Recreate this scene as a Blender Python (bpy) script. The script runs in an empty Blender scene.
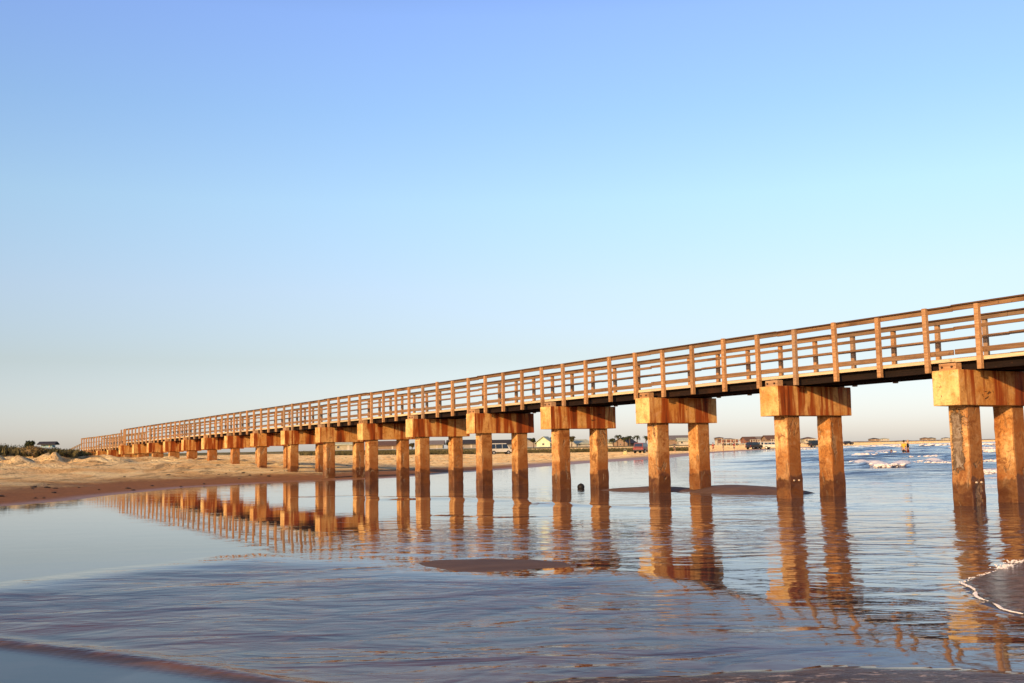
import bpy, bmesh, math, random
import numpy as np
from mathutils import Vector, Matrix, noise
random.seed(7)
rng = np.random.default_rng(3)
SC = bpy.context.scene
COL = SC.collection
PI = math.pi

# ---------------------------------------------------------------- camera model
FOC, EYE = 1050.0, 1.35
ROLL = math.atan(.0178)
PITCH = math.atan(106.7*math.cos(ROLL)/FOC)

def ray(u, v):
    a, b = u-512, 341.5-v
    x = a*math.cos(ROLL)+b*math.sin(ROLL); y = -a*math.sin(ROLL)+b*math.cos(ROLL)
    c, s = math.cos(PITCH), math.sin(PITCH)
    return (x, FOC*c-y*s, FOC*s+y*c)
def gnd(u, v, z=0.0):
    r = ray(u, v); t = (z-EYE)/r[2]
    return (r[0]*t, r[1]*t)
def xat(u, Y):                       # world x of image column u at distance Y (on the horizon)
    r = ray(u, 448.2-.0178*(u-512)); return r[0]/r[1]*Y

# ---------------------------------------------------------------- materials
def new_mat(name):
    m = bpy.data.materials.new(name); m.use_nodes = True
    nt = m.node_tree; nt.nodes.clear()
    return m, nt
class N:
    def __init__(s, nt): s.nt = nt
    def n(s, t, **k):
        x = s.nt.nodes.new(t)
        for a, b in k.items():
            if a.startswith('_'): setattr(x, a[1:], b)
        for a, b in k.items():
            if not a.startswith('_'): x.inputs[a.replace('__', ' ')].default_value = b
        return x
    def l(s, a, b): s.nt.links.new(a, b)
    def math(s, op, a, b=None, c=None, clamp=False):
        x = s.nt.nodes.new('ShaderNodeMath'); x.operation = op; x.use_clamp = clamp
        for i, q in enumerate((a, b, c)):
            if q is None: continue
            if hasattr(q, 'links'): s.l(q, x.inputs[i])
            else: x.inputs[i].default_value = q
        return x.outputs[0]
    def smooth(s, v, lo, hi):
        x = s.nt.nodes.new('ShaderNodeMapRange'); x.interpolation_type = 'SMOOTHSTEP'
        s.l(v, x.inputs[0]); x.inputs[1].default_value = lo; x.inputs[2].default_value = hi
        return x.outputs[0]
    def mix(s, f, a, b):
        x = s.nt.nodes.new('ShaderNodeMix'); x.data_type = 'RGBA'
        for q, i in ((f, 0), (a, 6), (b, 7)):
            if hasattr(q, 'links'): s.l(q, x.inputs[i])
            else: x.inputs[i].default_value = q if i == 0 else (*q, 1) if len(q) == 3 else q
        return x.outputs[2]
    def pos(s): return s.n('ShaderNodeNewGeometry').outputs['Position']
    def mapped(s, src, scale, rot=(0, 0, 0)):
        x = s.nt.nodes.new('ShaderNodeMapping'); s.l(src, x.inputs[0])
        x.inputs['Scale'].default_value = scale; x.inputs['Rotation'].default_value = rot
        return x.outputs[0]
    def noise(s, vec, scale=1, detail=4, rough=.55, dist=0):
        x = s.nt.nodes.new('ShaderNodeTexNoise'); s.l(vec, x.inputs['Vector'])
        x.inputs['Scale'].default_value = scale; x.inputs['Detail'].default_value = detail
        x.inputs['Roughness'].default_value = rough; x.inputs['Distortion'].default_value = dist
        return x.outputs['Fac']
    def attr(s, name):
        x = s.nt.nodes.new('ShaderNodeAttribute'); x.attribute_name = name
        return x.outputs['Fac']
    def out(s, bsdf):
        o = s.nt.nodes.new('ShaderNodeOutputMaterial'); s.l(bsdf, o.inputs[0])
    def bump(s, h, dist, strength=1.0, normal=None):
        x = s.nt.nodes.new('ShaderNodeBump'); s.l(h, x.inputs['Height'])
        x.inputs['Distance'].default_value = dist; x.inputs['Strength'].default_value = strength
        if normal: s.l(normal, x.inputs['Normal'])
        return x.outputs[0]
    def principled(s, col, rough=.6, normal=None, spec=.5, ior=1.45, metallic=0):
        x = s.nt.nodes.new('ShaderNodeBsdfPrincipled')
        for q, k in ((col, 'Base Color'), (rough, 'Roughness')):
            if hasattr(q, 'links'): s.l(q, x.inputs[k])
            else: x.inputs[k].default_value = (*q, 1) if k == 'Base Color' else q
        x.inputs['IOR'].default_value = ior; x.inputs['Metallic'].default_value = metallic
        x.inputs['Specular IOR Level'].default_value = spec
        if normal: s.l(normal, x.inputs['Normal'])
        return x.outputs[0]

def simple(name, col, rough=.6, var=.25, scale=3.0, metallic=0, spec=.4):
    m, nt = new_mat(name); g = N(nt)
    p = g.pos(); f = g.noise(p, scale, 4)
    dark = tuple(c*(1-var) for c in col); lite = tuple(min(1, c*(1+var)) for c in col)
    c = g.mix(g.smooth(f, .3, .7), dark, lite)
    g.out(g.principled(c, rough, spec=spec, metallic=metallic, normal=g.bump(f, .01, .4)))
    return m

def mat_concrete(name, pile):
    m, nt = new_mat(name); g = N(nt)
    p = g.pos()
    big = g.noise(p, 1.5, 6, .62, .5)
    fine = g.noise(p, 18, 6, .7)
    speck = g.noise(p, 55, 3, .6)
    streak = g.noise(g.mapped(p, (3.6, 3.6, .30)), 1, 4, .58, .25)
    streak2 = g.noise(g.mapped(p, (11, 11, .7)), 1, 4, .65, .2)
    c = g.mix(g.smooth(big, .35, .64), (.72, .35, .09) if not pile else (.56, .235, .060), (.97, .66, .25) if not pile else (.92, .57, .23))
    c = g.mix(g.math('MULTIPLY', g.smooth(fine, .44, .66), .30 if not pile else .66), c, (.30, .145, .055))
    blot = g.noise(p, 4.2, 6, .75, .7)
    c = g.mix(g.math('MULTIPLY', g.smooth(blot, .52, .62), .40 if not pile else .80), c, (.17, .058, .018))
    c = g.mix(g.math('MULTIPLY', g.smooth(blot, .47, .34), .45), c, (.93, .68, .38))
    sep = g.n('ShaderNodeSeparateXYZ'); g.l(p, sep.inputs[0]); z = sep.outputs[2]
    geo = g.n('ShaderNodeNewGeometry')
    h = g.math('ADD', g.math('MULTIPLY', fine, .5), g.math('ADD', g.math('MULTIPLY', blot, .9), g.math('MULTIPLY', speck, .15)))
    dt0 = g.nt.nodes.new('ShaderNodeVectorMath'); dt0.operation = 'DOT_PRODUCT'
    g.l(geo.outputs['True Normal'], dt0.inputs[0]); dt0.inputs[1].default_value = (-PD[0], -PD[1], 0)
    seaward_shade_wet = g.smooth(dt0.outputs['Value'], .3, .8)      # sea-facing sides: browner stain with shade painted in for contrast; wet line raised
    c = g.mix(g.math('MULTIPLY', seaward_shade_wet, .50 if not pile else .68), c, (.44, .125, .015) if not pile else (.21, .062, .013))
    if not pile:
        # rust washing down from the timber above: strongest on the sheltered sea-facing side
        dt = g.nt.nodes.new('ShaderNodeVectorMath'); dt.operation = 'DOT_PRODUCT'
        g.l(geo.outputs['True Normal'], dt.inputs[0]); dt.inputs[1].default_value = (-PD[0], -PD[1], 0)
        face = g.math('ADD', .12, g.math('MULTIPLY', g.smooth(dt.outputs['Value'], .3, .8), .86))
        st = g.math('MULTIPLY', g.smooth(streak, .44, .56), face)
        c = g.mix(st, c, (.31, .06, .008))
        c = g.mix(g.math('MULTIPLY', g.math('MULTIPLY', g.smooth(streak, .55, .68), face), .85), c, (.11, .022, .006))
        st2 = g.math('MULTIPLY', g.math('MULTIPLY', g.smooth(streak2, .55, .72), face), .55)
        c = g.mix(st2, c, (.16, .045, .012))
        hole = g.noise(p, 3.1, 3, .7, 1.0); hm = g.smooth(hole, .68, .72)
        c = g.mix(g.math('MULTIPLY', hm, .8), c, (.06, .03, .02)); h = g.math('SUBTRACT', h, g.math('MULTIPLY', hm, 1.5))
        rough = .8
    else:
        st = g.math('MULTIPLY', g.smooth(streak, .52, .68), .50)
        c = g.mix(st, c, (.33, .095, .018))
        c = g.mix(g.math('MULTIPLY', g.smooth(streak2, .60, .75), .25), c, (.17, .06, .02))
        edge = g.noise(g.mapped(p, (3, 3, 1.5)), 1, 5, .65)
        zz = g.math('ADD', z, g.math('MULTIPLY', g.math('SUBTRACT', edge, .5), .45))
        zz = g.math('SUBTRACT', zz, g.math('MULTIPLY', seaward_shade_wet, .10))
        wet = g.math('SUBTRACT', 1, g.smooth(zz, .44, .53))
        c = g.mix(g.math('MULTIPLY', wet, g.math('ADD', .70, g.math('MULTIPLY', g.smooth(big, .35, .6), .28))), c, (.085, .028, .010))
        low = g.math('SUBTRACT', 1, g.smooth(zz, .5, 1.35))
        c = g.mix(g.math('MULTIPLY', g.math('MULTIPLY', low, g.math('SUBTRACT', 1, wet)), .6), c, (.22, .07, .018))
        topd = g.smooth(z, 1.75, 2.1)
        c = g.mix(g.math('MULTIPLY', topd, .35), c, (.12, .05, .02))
        sp = g.noise(g.mapped(p, (2.3, 2.3, .8)), 1, 4, .72, 1.1)
        spm = g.smooth(sp, .57, .64)
        gcol = g.mix(g.smooth(fine, .35, .6), (.10, .055, .03), (.40, .27, .16))
        c = g.mix(g.math('MULTIPLY', spm, .6), c, gcol)
        # long spalled hollow on the landward-left face of the nearest pile
        al = g.nt.nodes.new('ShaderNodeVectorMath'); al.operation = 'DOT_PRODUCT'; g.l(p, al.inputs[0]); al.inputs[1].default_value = (PD[0], PD[1], 0)
        ac = g.nt.nodes.new('ShaderNodeVectorMath'); ac.operation = 'DOT_PRODUCT'; g.l(p, ac.inputs[0]); ac.inputs[1].default_value = (PT[0], PT[1], 0)
        s_0 = C0[0]*PD[0]+C0[1]*PD[1]; t_0 = C0[0]*PT[0]+C0[1]*PT[1]
        sl = g.math('ABSOLUTE', g.math('SUBTRACT', al.outputs['Value'], s_0+.27)); tl = g.math('ABSOLUTE', g.math('SUBTRACT', ac.outputs['Value'], t_0))
        zl = g.math('ABSOLUTE', g.math('SUBTRACT', z, 1.33))
        wv = g.math('ADD', g.math('MULTIPLY', g.math('SUBTRACT', fine, .5), .22), g.math('MULTIPLY', g.math('SUBTRACT', blot, .5), .30))
        hol = g.math('MULTIPLY', g.math('MULTIPLY', g.smooth(g.math('ADD', sl, wv), .13, .10), g.smooth(g.math('ADD', zl, g.math('MULTIPLY', wv, 2.0)), .66, .58)), g.smooth(tl, .1, .05))
        c = g.mix(g.math('MULTIPLY', hol, .9), c, g.mix(g.smooth(blot, .4, .6), (.10, .065, .04), (.34, .27, .20)))
        h = g.math('SUBTRACT', h, g.math('MULTIPLY', hol, 2.5))
        h = g.math('SUBTRACT', h, g.math('MULTIPLY', spm, 1.3))
        rough = g.math('SUBTRACT', .8, g.math('MULTIPLY', wet, .35))
    g.out(g.principled(c, rough, spec=.25, normal=g.bump(h, .022, .8)))
    return m

def mat_wood(name, a, b, dark=(.10, .045, .02), amount=.5):
    m, nt = new_mat(name); g = N(nt)
    p = g.pos()
    ang = math.atan2(PD[1], PD[0])
    q = g.mapped(p, (1, 1, 1), (0, 0, -ang))       # x runs along the pier
    gr = g.noise(g.mapped(q, (1.2, 26, 26)), 1, 5, .65, .3)
    bl = g.noise(p, .9, 4, .6)
    c = g.mix(g.smooth(gr, .3, .7), a, b)
    c = g.mix(g.math('MULTIPLY', g.smooth(bl, .5, .72), amount), c, dark)
    oi = g.n('ShaderNodeObjectInfo').outputs['Random']
    avg = tuple((a[q]+b[q])/2 for q in range(3)); gy = sum(avg)/3
    c = g.mix(g.math('MULTIPLY', g.smooth(oi, .55, 1.0), .55), c, (gy*.95, gy*.72, gy*.50))
    c = g.mix(g.math('MULTIPLY', g.smooth(oi, .35, .0), .45), c, tuple(v*.45 for v in avg))
    kn = g.noise(p, 7, 3, .6)
    c = g.mix(g.math('MULTIPLY', g.smooth(kn, .62, .72), .6), c, dark)
    g.out(g.principled(c, .75, spec=.25, normal=g.bump(gr, .006, .7)))
    return m

# ---------------------------------------------------------------- mesh helpers
def link(name, me, mats, parent=None):
    o = bpy.data.objects.new(name, me); COL.objects.link(o)
    if not isinstance(mats, (list, tuple)): mats = [mats]
    if me is not None and not me.materials:
        for m in mats: me.materials.append(m)
    if parent: o.parent = parent
    return o
def bm_obj(name, bm, mats, parent=None, smooth=False):
    me = bpy.data.meshes.new(name); bmesh.ops.recalc_face_normals(bm, faces=bm.faces)
    bm.to_mesh(me); bm.free()
    if smooth:
        for p in me.polygons: p.use_smooth = True
    return link(name, me, mats, parent)
def empty(name, loc, rz=0):
    o = bpy.data.objects.new(name, None); COL.objects.link(o)
    o.location = loc; o.rotation_euler = (0, 0, rz); o.empty_display_size = .3
    return o
def tag(o, label=None, cat=None, group=None, kind=None):
    if label: o['label'] = label
    if cat: o['category'] = cat
    if group: o['group'] = group
    if kind: o['kind'] = kind
    return o
def box(bm, c, s, bev=0.0, M=None, mi=0, seg=1):
    r = bmesh.ops.create_cube(bm, size=1)
    vs = r['verts']
    for v in vs:
        v.co = Vector((v.co.x*s[0], v.co.y*s[1], v.co.z*s[2]))
    fs = {f for v in vs for f in v.link_faces}
    if bev > 0:
        es = list({e for v in vs for e in v.link_edges})
        rr = bmesh.ops.bevel(bm, geom=es, offset=bev, segments=seg, affect='EDGES', clamp_overlap=True)
        vs = list({v for f in rr['faces'] for v in f.verts} | {v for v in vs if v.is_valid})
        # all verts of this island
        seen = set(vs); st = list(vs)
        while st:
            v = st.pop()
            for e in v.link_edges:
                w = e.other_vert(v)
                if w not in seen: seen.add(w); st.append(w)
        vs = list(seen)
        fs = {f for v in vs for f in v.link_faces}
    T = Matrix.Translation(c)
    if M is not None: T = T @ M.to_4x4()
    for v in vs: v.co = T @ v.co
    for f in fs: f.material_index = mi
    return vs
def cyl(bm, a, b, r0, r1=None, seg=10, caps=True, mi=0):
    a, b = Vector(a), Vector(b); r1 = r0 if r1 is None else r1
    ax = (b-a).normalized()
    s = ax.orthogonal().normalized(); t = ax.cross(s)
    A = [bm.verts.new(a+(s*math.cos(i*2*PI/seg)+t*math.sin(i*2*PI/seg))*r0) for i in range(seg)]
    B = [bm.verts.new(b+(s*math.cos(i*2*PI/seg)+t*math.sin(i*2*PI/seg))*r1) for i in range(seg)]
    fs = [bm.faces.new((A[i], A[(i+1) % seg], B[(i+1) % seg], B[i])) for i in range(seg)]
    if caps: fs += [bm.faces.new(A[::-1]), bm.faces.new(B)]
    for f in fs: f.material_index = mi
def copy_tree(o, parent=None):
    c = o.copy(); COL.objects.link(c); c.parent = parent
    for ch in list(o.children): copy_tree(ch, c)
    return c

# ---------------------------------------------------------------- pier frame
C0 = gnd(968, 506)
_r = ray(-149, 470); _h = math.hypot(_r[0], _r[1])
PD = (_r[0]/_h, _r[1]/_h)            # along the pier, towards land
PT = (PD[1], -PD[0])                 # across the pier, away from the camera
C0 = (C0[0]-PD[0]*.115, C0[1]-PD[1]*.115)
SLOPE = -.008
BAY = 4.965
POST = BAY/4
def PP(s, t, z):                     # pier coordinates -> world
    return Vector((C0[0]+PD[0]*s+PT[0]*t, C0[1]+PD[1]*s+PT[1]*t, z+SLOPE*s))
RM = Matrix(((PD[0], PT[0], 0), (PD[1], PT[1], 0), (0, 0, 1)))   # local x along, y across

# ---------------------------------------------------------------- sun / world / camera
EL = math.radians(13.5)
PHI = math.radians(28)
sh = Vector((-PT[0]*math.cos(PHI)-PD[0]*math.sin(PHI), -PT[1]*math.cos(PHI)-PD[1]*math.sin(PHI), 0))
SUN = Vector((sh.x*math.cos(EL), sh.y*math.cos(EL), math.sin(EL)))
w = bpy.data.worlds.new("World"); SC.world = w; w.use_nodes = True
nt = w.node_tree; nt.nodes.clear(); g = N(nt)
sky = nt.nodes.new('ShaderNodeTexSky'); sky.sky_type = 'NISHITA'; sky.sun_disc = False
sky.sun_elevation = EL; sky.sun_rotation = math.atan2(SUN.x, SUN.y)
sky.altitude = 0; sky.air_density = 1.0; sky.dust_density = 0.6; sky.ozone_density = 2.0
mul = nt.nodes.new('ShaderNodeMix'); mul.data_type = 'RGBA'; mul.blend_type = 'MULTIPLY'; mul.inputs[0].default_value = 1
g.l(sky.outputs[0], mul.inputs[6])
tc = nt.nodes.new('ShaderNodeTexCoord'); sx = nt.nodes.new('ShaderNodeSeparateXYZ'); g.l(tc.outputs['Generated'], sx.inputs[0])
rampn = nt.nodes.new('ShaderNodeValToRGB'); g.l(sx.outputs[2], rampn.inputs[0]); cr = rampn.color_ramp
stops = [(0, (.98, .98, 1.38)), (.022, (.98, .975, 1.38)), (.084, (1.04, .91, .98)), (.149, (1.33, 1.14, 1.17)), (.23, (1.50, 1.42, 1.38)),
         (.31, (1.46, 1.46, 1.58)), (.39, (1.55, 1.5, 1.85)), (.55, (.9, .9, 1.2)), (1, (.45, .45, .6))]
while len(cr.elements) < len(stops): cr.elements.new(.5)
for e_, (q_, c_) in zip(cr.elements, stops): e_.position = q_
for e_, (q_, c_) in zip(cr.elements, stops): e_.color = (*[v/2 for v in c_], 1)
vm = nt.nodes.new('ShaderNodeVectorMath'); vm.operation = 'SCALE'; g.l(rampn.outputs[0], vm.inputs[0]); vm.inputs[3].default_value = 2.0
g.l(vm.outputs[0], mul.inputs[7])
bg = nt.nodes.new('ShaderNodeBackground'); bg.inputs[1].default_value = .15
g.l(mul.outputs[2], bg.inputs[0])
wo = nt.nodes.new('ShaderNodeOutputWorld'); g.l(bg.outputs[0], wo.inputs[0])

sd = bpy.data.lights.new('sun', 'SUN'); sd.energy = 5.0; sd.angle = math.radians(.6); sd.color = (1.0, .65, .30)
so = bpy.data.objects.new('sun', sd); COL.objects.link(so)
so.rotation_euler = SUN.to_track_quat('Z', 'Y').to_euler()

cam = bpy.data.cameras.new('camera'); cam.sensor_width = 36; cam.lens = FOC/1024*36
cam.clip_end = 30000; cam.clip_start = .1
co = bpy.data.objects.new('camera', cam); COL.objects.link(co); SC.camera = co
co.matrix_world = Matrix.Translation((0, 0, EYE)) @ Matrix.Rotation(PI/2+PITCH, 4, 'X') @ Matrix.Rotation(-ROLL, 4, 'Z')
SC.view_settings.view_transform = 'Standard'; SC.view_settings.look = 'None'
SC.view_settings.exposure = 0; SC.view_settings.gamma = 1

# ---------------------------------------------------------------- shoreline and terrain
img_shore = [(0, 506), (60, 500.5), (125, 494), (190, 487.5), (250, 484), (300, 481.5), (350, 480), (400, 477.5), (450, 473.5),
             (520, 468.5), (560, 465.5), (600, 462.5), (650, 459.5), (680, 457), (715, 453), (780, 449), (835, 446.3)]
SH = [(-400, -160), (-120, -40), (-60, -5), (-28, 17)] + [gnd(*q) for q in img_shore] + [(260, 620), (620, 1100), (1700, 2300), (5200, 5200), (9000, 8000)]
SH = np.array(SH)
def seg_dist(X, Y, P, signed=True):
    best = np.full(X.shape, 1e18); sg = np.ones(X.shape)
    for (ax, ay), (bx, by) in zip(P[:-1], P[1:]):
        dx, dy = bx-ax, by-ay; L2 = dx*dx+dy*dy+1e-12
        t = np.clip(((X-ax)*dx+(Y-ay)*dy)/L2, 0, 1)
        qx, qy = X-(ax+t*dx), Y-(ay+t*dy); dd = qx*qx+qy*qy
        cr = dx*(Y-ay)-dy*(X-ax)
        m = dd < best-1e-9
        best = np.where(m, dd, best); sg = np.where(m, np.sign(cr), sg)
    return np.sqrt(best)*(sg if signed else 1)
def inside(X, Y, P):
    r = np.zeros(X.shape, bool); n = len(P); j = n-1
    for i in range(n):
        xi, yi = P[i]; xj, yj = P[j]
        c = ((yi > Y) != (yj > Y)) & (X < (xj-xi)*(Y-yi)/(yj-yi+1e-12)+xi)
        r ^= c; j = i
    return r
def sstep(x, a, b):
    t = np.clip((x-a)/(b-a), 0, 1); return t*t*(3-2*t)
def wob(X, Y, sc, seed=0):           # cheap smooth noise from sines
    r = np.random.default_rng(seed); s = np.zeros(X.shape)
    for k in range(7):
        a = r.uniform(0, 2*PI); f = sc*r.uniform(.6, 2.2); s += np.sin((X*math.cos(a)+Y*math.sin(a))*f+r.uniform(0, 6.28))
    return s/7
def height(X, Y):
    d = seg_dist(X, Y, SH)+wob(X, Y, .5, 5)*.5
    near = np.interp(d, [-30, -10, 0, 2, 11, 18, 26, 40, 70, 200], [-1.2, -.35, 0, .07, .56, 1.02, 1.47, 1.7, 2.0, 2.2])
    far = np.interp(d, [-30, -10, 0, 12, 60, 110, 190, 400], [-1.2, -.35, 0, .05, .25, .75, 1.25, 1.9])
    wn = 1-sstep(Y+.55*X, 48, 88)
    z = near*wn+far*(1-wn)
    amp = sstep(d, 3, 20)
    z = z+amp*(wob(X, Y, .9, 1)*.07+wob(X, Y, .25, 2)*.12)
    return z
def axis(dense0, dense1, step, lo, hi, gr=1.07):
    a = list(np.arange(dense0, dense1+1e-6, step)); s = step
    while a[-1] < hi: s *= gr; a.append(a[-1]+s)
    s = step; b = []
    c = dense0
    while c > lo: s *= gr; c -= s; b.append(c)
    return np.array(b[::-1]+a)
def grid_mesh(name, xs, ys, Z, attrs=None):
    nx, ny = len(xs), len(ys)
    X, Y = np.meshgrid(xs, ys)
    co_ = np.stack([X, Y, Z], -1).reshape(-1, 3).astype(np.float32)
    i = np.arange(nx*ny).reshape(ny, nx)
    q = np.stack([i[:-1, :-1], i[:-1, 1:], i[1:, 1:], i[1:, :-1]], -1).reshape(-1)
    me = bpy.data.meshes.new(name)
    me.vertices.add(nx*ny); me.vertices.foreach_set('co', co_.ravel())
    nf = (nx-1)*(ny-1)
    me.loops.add(nf*4); me.loops.foreach_set('vertex_index', q.astype(np.int32))
    me.polygons.add(nf); me.polygons.foreach_set('loop_start', np.arange(0, nf*4, 4, dtype=np.int32))
    me.polygons.foreach_set('use_smooth', np.ones(nf, bool))
    me.update(calc_edges=True)
    for k, v in (attrs or {}).items():
        a = me.attributes.new(k, 'FLOAT', 'POINT'); a.data.foreach_set('value', v.ravel().astype(np.float32))
    return me

xs = axis(-75, 25, .45, -8000, 9500, 1.09); ys = axis(24, 190, .5, -400, 9500, 1.09)
X, Y = np.meshgrid(xs, ys)
Z = height(X, Y)
dsh = seg_dist(X, Y, SH)
# lumpy wind-cut sand at the dune foot on the left
lump = sstep(dsh, 15, 20)*(1-sstep(dsh, 31, 37))*(1-sstep(X, -26, -18))*(1-sstep(Y, 64, 78))
amp2 = sstep(dsh, 7, 15)*(1-sstep(Y, 150, 220))*.17
idx = np.argwhere((lump > .01) | (amp2 > .01))
for j, i in idx:
    x, y = X[j, i], Y[j, i]
    n1 = noise.noise(Vector((x*.33, y*.33, 3)))
    n2 = noise.noise(Vector((x*.9, y*.9, 7)))
    rid = 1-abs(n1)*2.6
    Z[j, i] += lump[j, i]*(rid*.6+n2*.5+noise.noise(Vector((x*2.0, y*2.0, 4)))*.22-.62)+amp2[j, i]*(n2+noise.noise(Vector((x*2.1, y*2.1, 1)))*.5)
def ground(x, y):
    return float(height(np.array([[x]], float), np.array([[y]], float))[0, 0])

m, nt = new_mat('beach_sand'); g = N(nt)
p = g.pos(); sep = g.n('ShaderNodeSeparateXYZ'); g.l(p, sep.inputs[0])
n1 = g.noise(p, .35, 6, .6, .5); n2 = g.noise(p, 3.2, 6, .7); n3 = g.noise(g.mapped(p, (.9, .22, 1), (0, 0, .45)), 1, 6, .7, .8)
c = g.mix(g.smooth(n1, .35, .65), (.90, .58, .25), (1.0, .80, .45))
c = g.mix(g.math('MULTIPLY', g.smooth(n2, .52, .68), .62), c, (.30, .17, .08))
c = g.mix(g.math('MULTIPLY', g.smooth(n3, .52, .64), .6), c, (.17, .10, .055))
wz = g.math('ADD', g.attr('shore'), g.math('MULTIPLY', g.math('SUBTRACT', n1, .5), 4))
wet = g.math('SUBTRACT', 1, g.smooth(wz, 3.2, 8.5))
# debris specks on the wet band
sk = g.noise(p, 9, 2, .5)
c = g.mix(wet, c, (.17, .078, .036))
c = g.mix(g.math('MULTIPLY', g.math('MULTIPLY', g.smooth(sk, .60, .66), g.math('ADD', wet, .15)), .6), c, (.06, .035, .02))
c = g.mix(g.math('MULTIPLY', g.math('MULTIPLY', wet, g.smooth(n2, .45, .6)), .5), c, (.085, .045, .026))
vr = g.math('SUBTRACT', 1, g.smooth(sep.outputs[2], .01, .05))
rough = g.math('SUBTRACT', .9, g.math('MULTIPLY', vr, .5))
h = g.math('ADD', g.math('MULTIPLY', n2, 1), g.math('MULTIPLY', n1, 1.5))
hb = g.math('MULTIPLY', h, g.math('SUBTRACT', 1.1, wet))
# grassy ground colour far behind the beach
gm = g.attr('green'); gn = g.noise(p, .12, 5, .7)
gg = g.math('MULTIPLY', gm, g.smooth(gn, .25, .5), clamp=True)
c = g.mix(gg, c, g.mix(g.smooth(n2, .3, .7), (.055, .06, .022), (.15, .13, .055)))
g.out(g.principled(c, rough, spec=.08, normal=g.bump(hb, .30, 1.0)))
for q_ in nt.nodes:
    if q_.type == 'BSDF_PRINCIPLED' and 'Diffuse Roughness' in q_.inputs: q_.inputs['Diffuse Roughness'].default_value = 1.0
MSAND = m
green = sstep(dsh, 120, 150)*sstep(Y, 90, 130)+sstep(dsh, 33, 40)*(1-sstep(Y, 90, 130))
green = np.clip(green, 0, 1)*(1-.0*X)
o = link('beach', grid_mesh('beach', xs, ys, Z, {'green': green, 'shore': np.clip(dsh, -50, 200)}), MSAND); tag(o, kind='structure')

# ---------------------------------------------------------------- water
def poly(pts): return np.array([gnd(u, v) for u, v in pts])
rows = [ ]
a = 3.2
ysw = [-300, -120, -50, -20, -8, -2, 1.5, a]
while a < 170: a += max(.035, a*.0065); ysw.append(a)
s_ = a*.0065
while a < 9500: s_ *= 1.06; a += s_; ysw.append(a)
ysw = np.array(ysw)
pos_ = list(np.arange(0, 9.01, .08)); s_ = .08
while pos_[-1] < 110: s_ *= 1.012; pos_.append(pos_[-1]+s_)
while pos_[-1] < 9500: s_ *= 1.12; pos_.append(pos_[-1]+s_)
xsw = np.array([-q for q in pos_[:0:-1]]+pos_)
X, Y = np.meshgrid(xsw, ysw); Z = np.zeros(X.shape)
dsea = -seg_dist(X, Y, SH)                       # >0 on the sea side
sea = sstep(dsea, 4, 22)*sstep(X-.13*Y, 1, 9)*sstep(Y, 27, 44)
R = np.hypot(X, Y)
fade = 1-sstep(Y, 500, 1200)
ph = 0
# swells roll towards the beach (crests about parallel to the shore's trend)
for k, (lam, am, dirn) in enumerate([(11, .05, -1.9), (6.3, .035, -1.75), (4.1, .022, -2.05), (17, .06, -1.85), (7.7, .03, -2.2)]):
    kx, ky = math.cos(dirn), math.sin(dirn)
    phs = (X*kx+Y*ky)*2*PI/lam+wob(X, Y, .06, 20+k)*5
    cr = np.exp(1.3*(np.sin(phs)-1))-.35
    Z += am*cr*sea*fade*(1.3+3.2*sstep(Y, 42, 85))
foam = np.zeros(X.shape)
breakers = [([(857, 463.5), (868, 466), (885, 467.2), (900, 466.8), (912, 464.5)], .14, .55, .95),
            ([(862, 457), (876, 454.6), (890, 454.2)], .20, .9, .6),
            ([(924, 462.3), (940, 464.4), (958, 464.6)], .16, .6, .8),
            ([(980, 472.5), (1000, 473.6), (1012, 475), (1040, 474)], .16, .45, .95),
            ([(985, 452), (1010, 453), (1045, 452.5)], .28, 1.2, .9),
            ([(984, 462), (1004, 461), (1020, 462.2)], .14, .6, .55),
            ([(930, 446.2), (965, 445.6), (1030, 444.9)], .35, 2.5, .6),
            ([(855, 447), (885, 446.5), (905, 447.2)], .30, 2.0, .45),
            ([(905, 458.2), (930, 457.6), (950, 459)], .12, .8, .4),
            ([(800, 452), (830, 451), (848, 451.5)], .10, .9, .35)]
for pts, hgt, wid, fo in breakers:
    hgt *= 1.7; fo = min(1, fo*1.25)
    P = poly(pts); msk = (np.abs(Y-P[:, 1].mean()) < 60)
    dd = np.full(X.shape, 1e6); dd[msk] = seg_dist(X[msk], Y[msk], P, False)
    gsn = np.exp(-(dd/wid)**2)*(.75+.5*wob(X, Y, 1.1, int(pts[0][0])))
    Z += hgt*gsn
    foam = np.maximum(foam, fo*np.clip(gsn*1.15, 0, 1))
# low smooth wave backs seen as dark lines
darkl = [([(700, 467), (740, 465.6), (800, 465.3), (900, 470)], .025, .7), ([(640, 489.5), (760, 502), (900, 503.5), (1060, 503)], .012, .22),
         ([(690, 459.5), (760, 457.8), (835, 457.5)], .03, .9), ([(886, 489), (950, 494.5), (1040, 493)], .02, .35),
         ([(850, 482), (930, 478.5), (1040, 483)], .03, .5), ([(840, 472), (900, 473.5), (965, 474.5)], .05, .7)]
for pts, hgt, wid in darkl:
    P = poly(pts); dd = seg_dist(X, Y, P, False)
    Z += hgt*np.exp(-(dd/wid)**2)
near = Y < 60
def near_sd(pts, closed=True, extra=None):
    P = poly(pts)
    if extra: P = np.vstack([P, np.array(extra)])
    out_ = np.full(X.shape, -50.0)
    d_ = seg_dist(X[near], Y[near], np.vstack([P, P[:1]]) if closed else P, False)
    ins = inside(X[near], Y[near], P)
    out_[near] = np.where(ins, d_, -d_); return out_
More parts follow.
